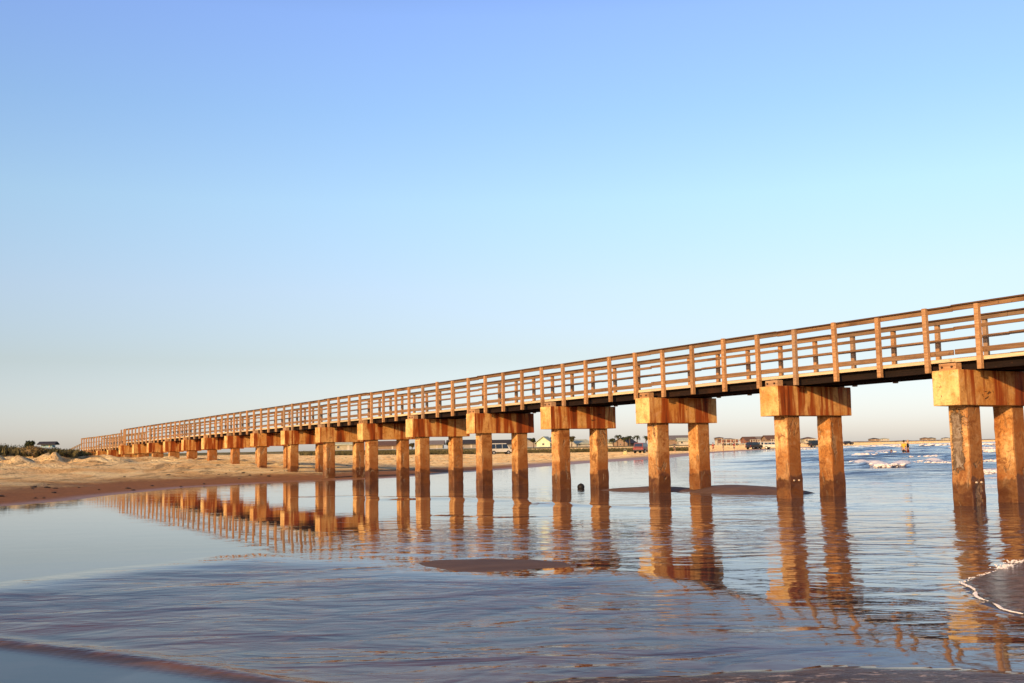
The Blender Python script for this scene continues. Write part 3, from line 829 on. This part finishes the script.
person(at(890.8, 112, -1.22), .4, .98, cloth['navy'], cloth['navy'], MHAIR, 'lone bather with only head and shoulders above the surf')
person(at(713, 200, .0), .5, 1.0, cloth['red'], cloth['maroon'], MHAIR, 'person in a red top at the water edge, left of the three', step=.1)
person(at(723, 203, .0), -1.2, 1.12, cloth['black'], cloth['maroon'], MHAIR, 'tallest person at the water edge, in black, middle of the three')
person(at(734, 196, .0), 2.3, 1.02, cloth['maroon'], cloth['navy'], MHAIR, 'person in dark maroon at the water edge, right of the three', step=.22)
person(at(674.5, 205), 1.2, .85, cloth['navy'], cloth['black'], MHAIR, 'small person in dark blue walking alone on the wet sand')

# ---------------------------------------------------------------- vehicles
MTYRE = simple('rubber', (.012, .012, .012), .85, .2, 10)
MRIM = simple('alloy', (.45, .43, .40), .35, .1, 10, metallic=.7)
MGLASS = simple('car_glass', (.015, .02, .025), .08, .1, 1, spec=.8)
MCHROME = simple('dark_trim', (.03, .03, .03), .5, .1, 5)
paint = {k: simple('paint_'+k, c, .3, .06, 2, spec=.6) for k, c in dict(white=(.58, .54, .46), red=(.20, .02, .02), dark=(.03, .03, .035), silver=(.4, .4, .4), green=(.06, .10, .08)).items()}
MLAMP = simple('lamp_lens', (.75, .72, .65), .2, .1, 5); MTAIL = simple('tail_lens', (.45, .02, .02), .3, .1, 5)
def prism(bm, prof, w0, w1=None, zs=None, mi=0):
    # prof: (x,z) outline, extruded in y; w by height (tumblehome)
    A, B = [], []
    for x_, z_ in prof:
        hw = w0/2 if w1 is None else (w0/2 if z_ <= zs else w0/2-(z_-zs)*w1)
        A.append(bm.verts.new((x_, -hw, z_))); B.append(bm.verts.new((x_, hw, z_)))
    n = len(A)
    fs = [bm.faces.new((A[i], A[(i+1) % n], B[(i+1) % n], B[i])) for i in range(n)]
    fs += [bm.faces.new(A), bm.faces.new(B[::-1])]
    for f in fs: f.material_index = mi
def vehicle(kind, loc, rz, pm, label, group=None):
    r = empty(kind, loc, rz); tag(r, label, {'suv': 'car', 'pickup_truck': 'pickup truck', 'van': 'van'}[kind], group)
    Lh = 2.35 if kind != 'van' else 2.6; Hh = {'suv': 1.80, 'pickup_truck': 1.82, 'van': 2.15}[kind]
    bm = bmesh.new()
    low = [(-Lh, .48), (-Lh, .98), (-Lh+.05, 1.06), (Lh-1.25, 1.08), (Lh-.12, .98), (Lh, .85), (Lh, .48)]
    prism(bm, low, 1.86)
    bmesh.ops.bevel(bm, geom=bm.edges[:], offset=.05, segments=2, affect='EDGES'); bm_obj('body', bm, pm, r)
    if kind == 'suv': cab = [(-Lh+.12, 1.07), (-Lh+.30, Hh), (.55, Hh), (1.2, 1.07)]
    elif kind == 'van': cab = [(-Lh+.02, 1.07), (-Lh+.06, Hh), (1.1, Hh), (1.9, 1.07)]
    else: cab = [(-.75, 1.07), (-.65, Hh), (.45, Hh), (1.1, 1.07)]
    bm = bmesh.new(); prism(bm, cab, 1.74, .16, 1.07)
    bmesh.ops.bevel(bm, geom=[e for e in bm.edges], offset=.05, segments=2, affect='EDGES'); cb = bm_obj('cabin', bm, pm, r)
    x0, x1 = cab[0][0]+.25, cab[3][0]-.35; top_ = Hh-.14
    cutn = 3 if kind != 'pickup_truck' else 2
    for sy in (-1, 1):
        for i in range(cutn):
            a_, b_ = x0+(x1-x0-.0)*i/cutn+.04, x0+(x1-x0)*(i+1)/cutn-.04
            sh_ = .30 if i == cutn-1 else 0
            bm = bmesh.new()
            pts = [(a_, 1.14), (b_, 1.14), (b_-sh_, top_), (a_, top_)]
            vs = [bm.verts.new((x_, sy*(1.74/2-(z_-1.07)*.16+.012), z_)) for x_, z_ in pts]
            bm.faces.new(vs if sy < 0 else vs[::-1]); bm_obj('side_window', bm, MGLASS, cb)
    for (xa, za), (xb, zb), nm in ((cab[3], cab[2], 'windscreen'), (cab[0], cab[1], 'rear_window')):
        d_ = .015 if nm == 'windscreen' else -.015
        bm = bmesh.new(); vs = []
        for f_, hw in ((.12, .74), (.88, .66)):
            for sy in (-1, 1): vs.append(bm.verts.new((xa+(xb-xa)*f_+d_, sy*hw, za+(zb-za)*f_)))
        bm.faces.new((vs[0], vs[1], vs[3], vs[2])); bm_obj(nm, bm, MGLASS, cb)
    if kind == 'pickup_truck':
        bm = bmesh.new(); box(bm, (-1.55, 0, 1.083), (1.4, 1.6, .02)); bm_obj('bed_floor', bm, MCHROME, r)
    for sx, nm, mt in ((1, 'headlight', MLAMP), (-1, 'tail_light', MTAIL)):
        for sy in (-.72, .72):
            bm = bmesh.new(); box(bm, (sx*(Lh+.005), sy, .82), (.05, .28, .16), .015); bm_obj(nm, bm, mt, r)
        bm = bmesh.new(); box(bm, (sx*(Lh+.03), 0, .52), (.16, 1.8, .16), .03); bm_obj('bumper', bm, MCHROME, r)
    for x_ in (-1.45, 1.45):
        for sy in (-1, 1):
            bm = bmesh.new(); cyl(bm, (x_, sy*.70, .38), (x_, sy*.97, .38), .38, seg=20); wv = bm_obj('wheel', bm, MTYRE, r)
            bm = bmesh.new(); cyl(bm, (x_, sy*.96, .38), (x_, sy*.985, .38), .21, seg=14); bm_obj('rim', bm, MRIM, wv)
    return r
vehicle('van', at(500, 205), .25, paint['white'], 'white van parked on the open sand, seen between two piles')
vehicle('suv', at(642, 185), 1.15, paint['red'], 'dark red car parked on the sand left of a pile')
VG = 'vehicles parked beside the far beach houses'
vehicle('suv', at(754, 262), .7, paint['dark'], 'dark car parked first in the far row, left end', VG)
vehicle('pickup_truck', at(762, 268), .1, paint['white'], 'white pickup truck parked in the far row by the water', VG)
vehicle('suv', at(773, 262), -.5, paint['white'], 'white car parked at the right of the far row', VG)
vehicle('van', at(817, 330), .3, paint['dark'], 'dark van parked farther off beside the right hand house')
vehicle('suv', at(848.5, 520), .2, paint['dark'], 'dark car standing alone on the far spit of sand')

# ---------------------------------------------------------------- houses
MW = {k: simple('wall_'+k, c, .8, .12, .8) for k, c in dict(cream=(.42, .36, .24), white=(.52, .47, .38), red=(.27, .12, .08), tan=(.30, .20, .13), blue=(.30, .46, .48), green=(.62, .68, .45), grey=(.3, .26, .22)).items()}
MR = {k: simple('roof_'+k, c, .8, .2, 1.5) for k, c in dict(dark=(.05, .045, .045), brown=(.16, .09, .06), grey=(.22, .19, .17), pale=(.50, .52, .38)).items()}
MWIN = simple('window_glass', (.03, .04, .05), .1, .1, 1, spec=.8)
MTRIM = simple('house_trim', (.55, .48, .38), .7, .1, 1)
def house(u, Y, W, Dp, wallh, roofh, stilt, wm, rm, label, rz=0, gable=True, porch=False, z=None, group=None, sc=2.2):
    if z is not None: z = EYE+(z-EYE)*sc
    x_, y_, z_ = at(u, Y*sc, z); z_ = z_ if z is not None else min(z_, 1.9); r = empty('beach_house', (x_, y_, z_), rz); r.scale = (sc,)*3; tag(r, label, 'house', group)
    b0 = stilt
    bm = bmesh.new(); box(bm, (0, 0, b0+wallh/2), (W, Dp, wallh))
    if gable:
        for sx in (-1, 1):
            vs = [bm.verts.new((sx*W/2*.998, sy*Dp/2, b0+wallh)) for sy in (-1, 1)]+[bm.verts.new((sx*W/2*.998, 0, b0+wallh+roofh))]
            bm.faces.new(vs)
    wl = bm_obj('wall', bm, wm, r)
    bm = bmesh.new(); o_ = .45; t_ = .14; zt = b0+wallh
    if gable:
        k = roofh/(Dp/2)
        for sy in (-1, 1):
            vs = []
            for xx in (-W/2-o_, W/2+o_):
                for yy, zz in ((sy*(Dp/2+o_), zt-k*o_), (0, zt+roofh)):
                    vs += [bm.verts.new((xx, yy, zz+.01)), bm.verts.new((xx, yy, zz+t_+.01))]
            for f in ((0, 1, 3, 2), (4, 6, 7, 5), (0, 4, 5, 1), (2, 3, 7, 6), (1, 5, 7, 3), (0, 2, 6, 4)): bm.faces.new([vs[q] for q in f])
    else:
        rid = max(.2, W/2-Dp/2)
        A = [bm.verts.new((sx*(W/2+o_), sy*(Dp/2+o_), zt+.01)) for sx, sy in ((-1, -1), (1, -1), (1, 1), (-1, 1))]
        T = [bm.verts.new((-rid, 0, zt+roofh)), bm.verts.new((rid, 0, zt+roofh))]
        bm.faces.new((A[0], A[1], T[1], T[0])); bm.faces.new((A[1], A[2], T[1])); bm.faces.new((A[2], A[3], T[0], T[1])); bm.faces.new((A[3], A[0], T[0])); bm.faces.new(A)
    rf = bm_obj('roof', bm, rm, r)
    n = max(2, int(W/3))
    for i in range(n):
        xx = -W/2+W*(i+.5)/n
        if i == n//2:
            bm = bmesh.new(); dh = wallh*.82; box(bm, (xx, -Dp/2-.03, b0+dh/2), (dh*.45, .06, dh)); bm_obj('door', bm, MTRIM, r)
        else:
            bm = bmesh.new(); box(bm, (xx, -Dp/2-.03, b0+wallh*.55), (wallh*.5, .08, wallh*.45)); fr = bm_obj('window', bm, MTRIM, r)
            bm = bmesh.new(); box(bm, (xx, -Dp/2-.05, b0+wallh*.55), (wallh*.42, .08, wallh*.37)); bm_obj('pane', bm, MWIN, fr)
    for sx in (-1, 1):
        bm = bmesh.new(); box(bm, (sx*(W/2+.03), 0, b0+wallh*.55), (.08, wallh*.5, wallh*.45)); fr = bm_obj('window', bm, MTRIM, r)
        bm = bmesh.new(); box(bm, (sx*(W/2+.05), 0, b0+wallh*.55), (.08, wallh*.42, wallh*.37)); bm_obj('pane', bm, MWIN, fr)
    if stilt > .5:
        for i in range(4):
            for sy in (-1, 0, 1):
                bm = bmesh.new(); box(bm, (-W/2+.3+(W-.6)*i/3, sy*(Dp/2-.3), (b0-.6)/2), (.32, .32, b0+.6)); bm_obj('stilt', bm, MTRIM, r)
    if porch:
        bm = bmesh.new(); box(bm, (0, -Dp/2-1.3, b0-.1), (W+.6, 2.4, .2)); bm_obj('porch_deck', bm, MTRIM, r)
        for i in range(5):
            bm = bmesh.new(); box(bm, (-W/2+W*i/4, -Dp/2-2.4, (b0+1.0)/2), (.18, .18, b0+1.0)); bm_obj('porch_post', bm, MTRIM, r)
        bm = bmesh.new(); box(bm, (0, -Dp/2-2.4, b0+1.0), (W+.3, .1, .12)); bm_obj('porch_rail', bm, MTRIM, r)
    return r
HG = 'beach houses along the shore'
house(728, 330, 5.6, 4, .9, .45, .9, MW['red'], MR['brown'], 'reddish stilt house with a flat brown roof behind three people', porch=True, gable=False, sc=1.8)
house(719, 345, 2.4, 3, .7, .3, 1.7, MW['tan'], MR['brown'], 'small tall stilted shelter with brown roof left of the red house', gable=False, sc=1.8)
house(748.5, 345, 3.6, 4, .9, 1.0, .7, MW['red'], MR['brown'], 'rust red gabled stilt house right of the flat roofed one', rz=.3, porch=True, sc=1.8)
house(757.5, 360, 3.4, 4, 1.1, 1.0, .6, MW['tan'], MR['grey'], 'tan stilt house with a grey gabled roof behind parked vehicles', rz=-.2, sc=1.8)
house(770, 345, 3.8, 4, 1.1, 1.1, .8, MW['tan'], MR['brown'], 'tan gabled stilt house seen just left of a big pile', rz=.25, porch=True, sc=1.8)
house(783, 365, 4, 4, 1.1, .8, .6, MW['white'], MR['grey'], 'white stilt house partly hidden behind the big pile', sc=1.8)
house(808, 345, 3.8, 4, 1.1, .6, .8, MW['cream'], MR['brown'], 'cream stilt house seen between two big piles', gable=False, porch=True, sc=1.8)
house(676, 300, 11, 7, 1.5, 1.0, .3, MW['tan'], MR['grey'], 'low tan house with a long grey roof behind dune grass', gable=True)
house(684, 285, 3.2, 3, 1.2, .6, .2, MW['white'], MR['pale'], 'little white shed beside the long tan house')
house(545.5, 250, 3.0, 3.4, 1.1, 1.2, .25, MW['green'], MR['pale'], 'pale green tent shaped cottage on the dune ridge', rz=1.2)
house(579, 260, 3.6, 4, .8, .8, .2, MW['white'], MR['pale'], 'low white cottage with pale roof beside a dark tree', rz=.4)
house(605, 265, 4.0, 4, .9, .7, .2, MW['white'], MR['pale'], 'white cottage left of the row of palms')
house(625, 275, 5.0, 4, .8, 1.2, .2, MW['tan'], MR['dark'], 'cottage with a pointed dark roof among the palms', rz=1.0)
house(502, 290, 9, 6, 1.0, 1.0, .2, MW['grey'], MR['dark'], 'low dark roofed house right behind the white van')
house(529, 270, 4.2, 5, .6, 1.5, .2, MW['grey'], MR['dark'], 'low cottage with steep black roof right of the van', rz=1.3)
house(464, 270, 8, 6, 1.1, .9, .2, MW['grey'], MR['dark'], 'wide dark roofed house left of the white van')
house(432, 280, 6, 5, 1.1, .9, .2, MW['cream'], MR['grey'], 'cream house with grey roof behind the fifth pair of piles')
house(386, 270, 8, 6, 1.0, 1.0, .2, MW['tan'], MR['brown'], 'brown roofed low house glimpsed under the pier')
house(345, 262, 5, 5, 1.4, .8, .2, MW['cream'], MR['pale'], 'pale cream cottage glimpsed low under the pier')
house(48, 150, 1.5, 1.6, .45, .22, .3, MW['blue'], MR['dark'], 'dark roofed bluish house peeking above the left dunes', rz=.15, z=2.35)

# distant coast beyond the bay
m, nt = new_mat('hazed_far_land'); g = N(nt); p = g.pos(); n1 = g.noise(p, .02, 5, .7)
g.out(g.principled(g.mix(g.smooth(n1, .4, .6), (.36, .27, .23), (.68, .54, .46)), .9, spec=.1)); MFAR = m  # land colour paled to stand in for distance haze
bm = bmesh.new(); prev = None
for i in range(161):
    u = 775+i*2.6; Yd = 1100+i*9
    x_ = xat(u, Yd); k = noise.noise(Vector((i*.23, 0, 0)))
    hh = 1.35+.75*Yd/1050*(1.0+.9*k)*(1 if i < 120 else max(.35, 1-(i-120)/50))
    row = [bm.verts.new((x_, Yd-60, -.5)), bm.verts.new((x_, Yd-40, .9)), bm.verts.new((x_, Yd, hh)), bm.verts.new((x_+20, Yd+120, hh*.8)), bm.verts.new((x_+20, Yd+200, -.5))]
    if prev:
        for a_ in range(4): bm.faces.new((prev[a_], row[a_], row[a_+1], prev[a_+1]))
    prev = row
tag(bm_obj('far_shore', bm, MFAR), kind='structure')
fl = ['red roofed', 'pale walled', 'grey roofed', 'brown walled', 'white walled', 'dark roofed']
for i, (u, wm, rm, lb) in enumerate([(874, 'tan', 'dark', 'dark roofed distant house left of the waders'), (884, 'white', 'pale', 'pale distant house just left of the waders'),
                                     (925, 'tan', 'brown', 'brown distant house right of the waders'), (931, 'grey', 'dark', 'grey distant house right of the brown one'),
                                     (946, 'white', 'grey', 'white distant house nearest the big pile, on the far shore')]):
    house(u, 1180+i*60, 10, 8, 2.2, 1.2, 1.0, MW[wm], MR[rm], lb, gable=False, z=1.2, sc=1)

# ---------------------------------------------------------------- vegetation
def leafmat(name, a, b):
    m, nt = new_mat(name); g = N(nt); p = g.pos(); n1 = g.noise(p, 1.3, 4, .7); n2 = g.noise(p, 14, 2, .5)
    c = g.mix(g.smooth(g.math('ADD', g.math('MULTIPLY', n1, .6), g.math('MULTIPLY', n2, .4)), .38, .6), a, b)
    g.out(g.principled(c, .7, spec=.2)); return m
MLEAF = leafmat('scrub_leaf', (.035, .036, .014), (.15, .12, .05))
MLEAFD = leafmat('dark_leaf', (.018, .024, .010), (.06, .065, .025))
MLEAFY = leafmat('dry_leaf', (.12, .08, .03), (.32, .22, .09))
MBARK = simple('bark', (.13, .085, .055), .9, .3, 6)
def leaves(bm, c, rad, n, size, rr, shell=.45):
    for _ in range(n):
        d_ = Vector((rr.gauss(0, 1), rr.gauss(0, 1), rr.gauss(0, 1))).normalized()
        q = Vector(c)+Vector((d_.x*rad[0], d_.y*rad[1], d_.z*rad[2]))*(shell+(1-shell)*rr.random()**.6)*(.8+.35*noise.noise(d_*2.1+Vector(c)))
        a_ = Vector((rr.uniform(-1, 1), rr.uniform(-1, 1), rr.uniform(-.6, 1))).normalized()*size*rr.uniform(.6, 1.4)
        b_ = a_.cross(d_+Vector((.1, .3, .2))).normalized()*size*.45
        vs = [bm.verts.new(q-a_*.5), bm.verts.new(q+b_*.5), bm.verts.new(q+a_*.5), bm.verts.new(q-b_*.5)]
        bm.faces.new(vs)
def shrub(x_, y_, r_, h_, mt, seed, label, group, z=None, n=420):
    rr = random.Random(seed); z_ = ground(x_, y_) if z is None else z
    t = empty('dune_shrub', (x_, y_, z_)); tag(t, label, 'shrub', group)
    bm = bmesh.new()
    for i in range(rr.randint(3, 5)):
        a_ = rr.uniform(0, 6.28); q = rr.uniform(0, .5)*r_
        leaves(bm, (math.cos(a_)*q, math.sin(a_)*q, h_*rr.uniform(.4, .62)), (r_*.62, r_*.62, h_*.48), n//4, .13, rr, .3)
    bm_obj('foliage', bm, mt, t)
    bm = bmesh.new()
    for i in range(5):
        a_ = rr.uniform(0, 6.28); cyl(bm, (0, 0, -.1), (math.cos(a_)*r_*.4, math.sin(a_)*r_*.4, h_*.6), .03, .01, 5)
    bm_obj('stem', bm, MBARK, t)
SG = 'scrubby shrubs on the dune at the left'
rr0 = random.Random(11)
sizes = {0: 'dark green', 1: 'olive green', 2: 'dry yellowish'}
k = 0
for i in range(38):
    u = -25+i*3.1+rr0.uniform(-2, 2); Yd = rr0.uniform(66, 96)
    if i > 36: Yd = rr0.uniform(80, 96)
    x_ = xat(u, Yd); ty = rr0.choice([0, 0, 1, 1, 2])
    hh = rr0.uniform(.6, 1.0)*(1 if u < 35 else .72) if u < 62 else rr0.uniform(.25, .42)
    if u > 95: hh = .3
    shrub(x_, Yd, rr0.uniform(.9, 1.7), hh, [MLEAFD, MLEAF, MLEAFY][ty], i, sizes[ty]+' low shrub among the tangled dune scrub at the left edge', SG+', '+sizes[ty])
# band of dune grass behind the open beach
def grass(name, region, n, hgt, label):
    bm = bmesh.new(); rr = random.Random(5)
    for _ in range(n):
        u, Yd = region(rr); x_ = xat(u, Yd); z_ = ground(x_, Yd)
        s_ = Yd/1050.
        for j in range(3):
            hh = hgt(rr, u); dx = rr.uniform(-.5, .5)*hh; w_ = .06+.35*s_*rr.uniform(.5, 1)
            a_ = bm.verts.new((x_-w_, Yd+rr.uniform(-.3, .3), z_-.05)); b_ = bm.verts.new((x_+w_, Yd, z_-.05)); c_ = bm.verts.new((x_+dx, Yd+rr.uniform(-.3, .3), z_+hh))
            bm.faces.new((a_, b_, c_))
    return tag(bm_obj(name, bm, MLEAF), label, 'grass', kind='stuff')
grass('dune_grass', lambda r: (r.uniform(300, 700), r.uniform(225, 262)), 5200, lambda r, u: r.uniform(.35, 1.0), 'olive green grass band along the top of the far beach')
grass('dune_grass', lambda r: (r.uniform(-30, 78), r.uniform(66, 100)), 3600, lambda r, u: r.uniform(.15, .5), 'short scrub grass covering the left dune')
def tree(u, Yd, hh, cr, mt, label, seed, z=None, group=None):
    rr = random.Random(seed); sc = 2.2; x_, y_, z_ = at(u, Yd*sc, None if z is None else EYE+(z-EYE)*sc); z_ = min(z_, 1.9) if z is None else z_; t = empty('tree', (x_, y_, z_)); t.scale = (sc,)*3; tag(t, label, 'tree', group)
    bm = bmesh.new(); cyl(bm, (0, 0, -.2), (.1, 0, hh*.55), .13, .08, 8)
    for i in range(5):
        a_ = rr.uniform(0, 6.28); cyl(bm, (.1, 0, hh*.45), (math.cos(a_)*cr*.6, math.sin(a_)*cr*.6, hh*.75), .06, .02, 6)
    bm_obj('trunk', bm, MBARK, t)
    bm = bmesh.new()
    for i in range(7):
        a_ = rr.uniform(0, 6.28); q = rr.uniform(.1, .6)*cr
        leaves(bm, (math.cos(a_)*q, math.sin(a_)*q, hh-cr*.8+rr.uniform(-.3, .4)*cr), (cr*.6, cr*.6, cr*.5), 240, .28, rr, .3)
    bm_obj('crown', bm, mt, t)
tree(30, 118, 1.5, .62, MLEAFD, 'small round dark tree standing above the left dunes', 1, z=1.7)
tree(533.5, 262, 2.6, .75, MLEAFD, 'small dark tree just left of the pale green cottage', 2)
tree(552, 262, 2.9, .9, MLEAFD, 'dark tree close to the right side of the pale green cottage', 3)
tree(571.5, 255, 2.9, 1.0, MLEAF, 'olive tree leaning beside the low white cottage', 4)
tree(587, 262, 1.6, .9, MLEAFD, 'low dark bush-like tree left of a pile', 5)
tree(449, 262, 1.9, .7, MLEAFD, 'small dark tree seen under the pier left of the van', 6)
tree(412, 270, 1.8, .9, MLEAF, 'olive tree seen under the pier between paired piles', 7)
tree(652, 262, 2.3, .6, MLEAFD, 'slim dark tree just right of the palms', 8)
tree(665, 290, 2.4, 1.1, MLEAF, 'olive tree at the left end of the long tan house', 9)
def palm(u, Yd, hh, label, seed):
    rr = random.Random(seed); sc = 2.2; x_, y_, z_ = at(u, Yd*sc); z_ = min(z_, 1.9); t = empty('palm_tree', (x_, y_, z_)); t.scale = (sc,)*3; tag(t, label, 'palm tree', 'palms on the dune ridge')
    bm = bmesh.new(); lx = rr.uniform(-.3, .3)
    for i in range(4):
        a_, b_ = i/4, (i+1)/4; cyl(bm, (lx*a_*a_, 0, hh*a_-.1), (lx*b_*b_, 0, hh*b_-.1), .16-.02*i, .14-.02*i, 8)
    bm_obj('trunk', bm, MBARK, t)
    bm = bmesh.new()
    for i in range(22):
        a_ = rr.uniform(0, 6.28); up = rr.uniform(.1, .9); ln = rr.uniform(.8, 1.2); pr = None
        for j in range(6):
            f_ = j/5; rad = ln*f_; zz = hh-.1+up*ln*f_*1.1-1.5*ln*f_*f_*.8; w_ = .16*(1-abs(f_-.4))
            cx, cy = lx+math.cos(a_)*rad, math.sin(a_)*rad; nx, ny = -math.sin(a_)*w_, math.cos(a_)*w_
            c_ = (bm.verts.new((cx+nx, cy+ny, zz-.06)), bm.verts.new((cx, cy, zz)), bm.verts.new((cx-nx, cy-ny, zz-.06)))
            if pr: bm.faces.new((pr[0], pr[1], c_[1], c_[0])); bm.faces.new((pr[1], pr[2], c_[2], c_[1]))
            pr = c_
    bm_obj('fronds', bm, MLEAFD, t)
for i, (u, hh, lb) in enumerate([(617.5, 2.9, 'tallest and leftmost palm of the ridge row'), (613.5, 2.1, 'short palm beside the tallest palm'), (624, 2.4, 'palm right behind the pointed dark roof'),
                                 (630, 2.6, 'palm standing midway along the ridge row'), (637.5, 2.7, 'palm rising straight behind the dark red car'), (646, 2.6, 'palm at the right end of the ridge row')]):
    palm(u, 262, hh, lb, i)

# ---------------------------------------------------------------- small things
bx, by = gnd(581, 488.6)
t = empty('buoy', (bx, by, 0)); tag(t, 'black round float lying in shallow water between two piles', 'buoy')
MBLK = simple('black_float', (.012, .011, .012), .6, .4, 20)
bm = bmesh.new(); bmesh.ops.create_uvsphere(bm, u_segments=24, v_segments=16, radius=.12)
for v in bm.verts: v.co = v.co*(1+.05*noise.noise(v.co*14)); v.co.z = v.co.z*.95+.05
bm_obj('ball', bm, MBLK, t, smooth=True)
bm = bmesh.new(); cyl(bm, (0, 0, .155), (.01, 0, .175), .02, .018, 10); bm_obj('eyelet', bm, MBLK, t)
# pale bag on the sand
x_, y_, z_ = at(625, 150, None)
t = empty('beach_bag', (x_, y_, z_)); tag(t, 'small pale yellow bag left on the sand by the waterline', 'bag')
bm = bmesh.new(); box(bm, (0, 0, .3), (.7, .45, .6), .12, seg=3)
for v in bm.verts: v.co.x *= 1-.35*v.co.z; v.co += Vector((noise.noise(v.co*5), 0, 0))*.05
bm_obj('sack', bm, simple('bag_cloth', (.62, .55, .25), .8, .2, 5), t)
bm = bmesh.new()
for i in range(8):
    a0, a1 = PI*i/8, PI*(i+1)/8; cyl(bm, (math.cos(a0)*.2, 0, .55+math.sin(a0)*.25), (math.cos(a1)*.2, 0, .55+math.sin(a1)*.25), .02, seg=6)
bm_obj('handle', bm, MTRIM, t)
# driftwood and weed scattered on the sand
DG = 'dark weed clumps on the wet sand'
MWEED = simple('seaweed', (.03, .018, .010), .6, .4, 20)
for i in range(60):
    u = random.uniform(-5, 400); v_ = 506-u*.085+random.uniform(-12, -2)
    x_, y_ = gnd(u, v_); z_ = ground(x_, y_)
    if z_ < .02: continue
    bm = bmesh.new(); bmesh.ops.create_icosphere(bm, subdivisions=2, radius=random.uniform(.03, .09))
    for v in bm.verts:
        v.co *= 1+.5*noise.noise(v.co*30+Vector((i, 0, 0))); v.co.z *= .5; v.co.x *= 1.5
    o = bm_obj('seaweed_clump', bm, MWEED); o.location = (x_, y_, z_+.01); o.rotation_euler = (0, 0, random.uniform(0, 6))
    tag(o, 'little dark weed clump stranded on the damp sand at the left', 'seaweed', DG)
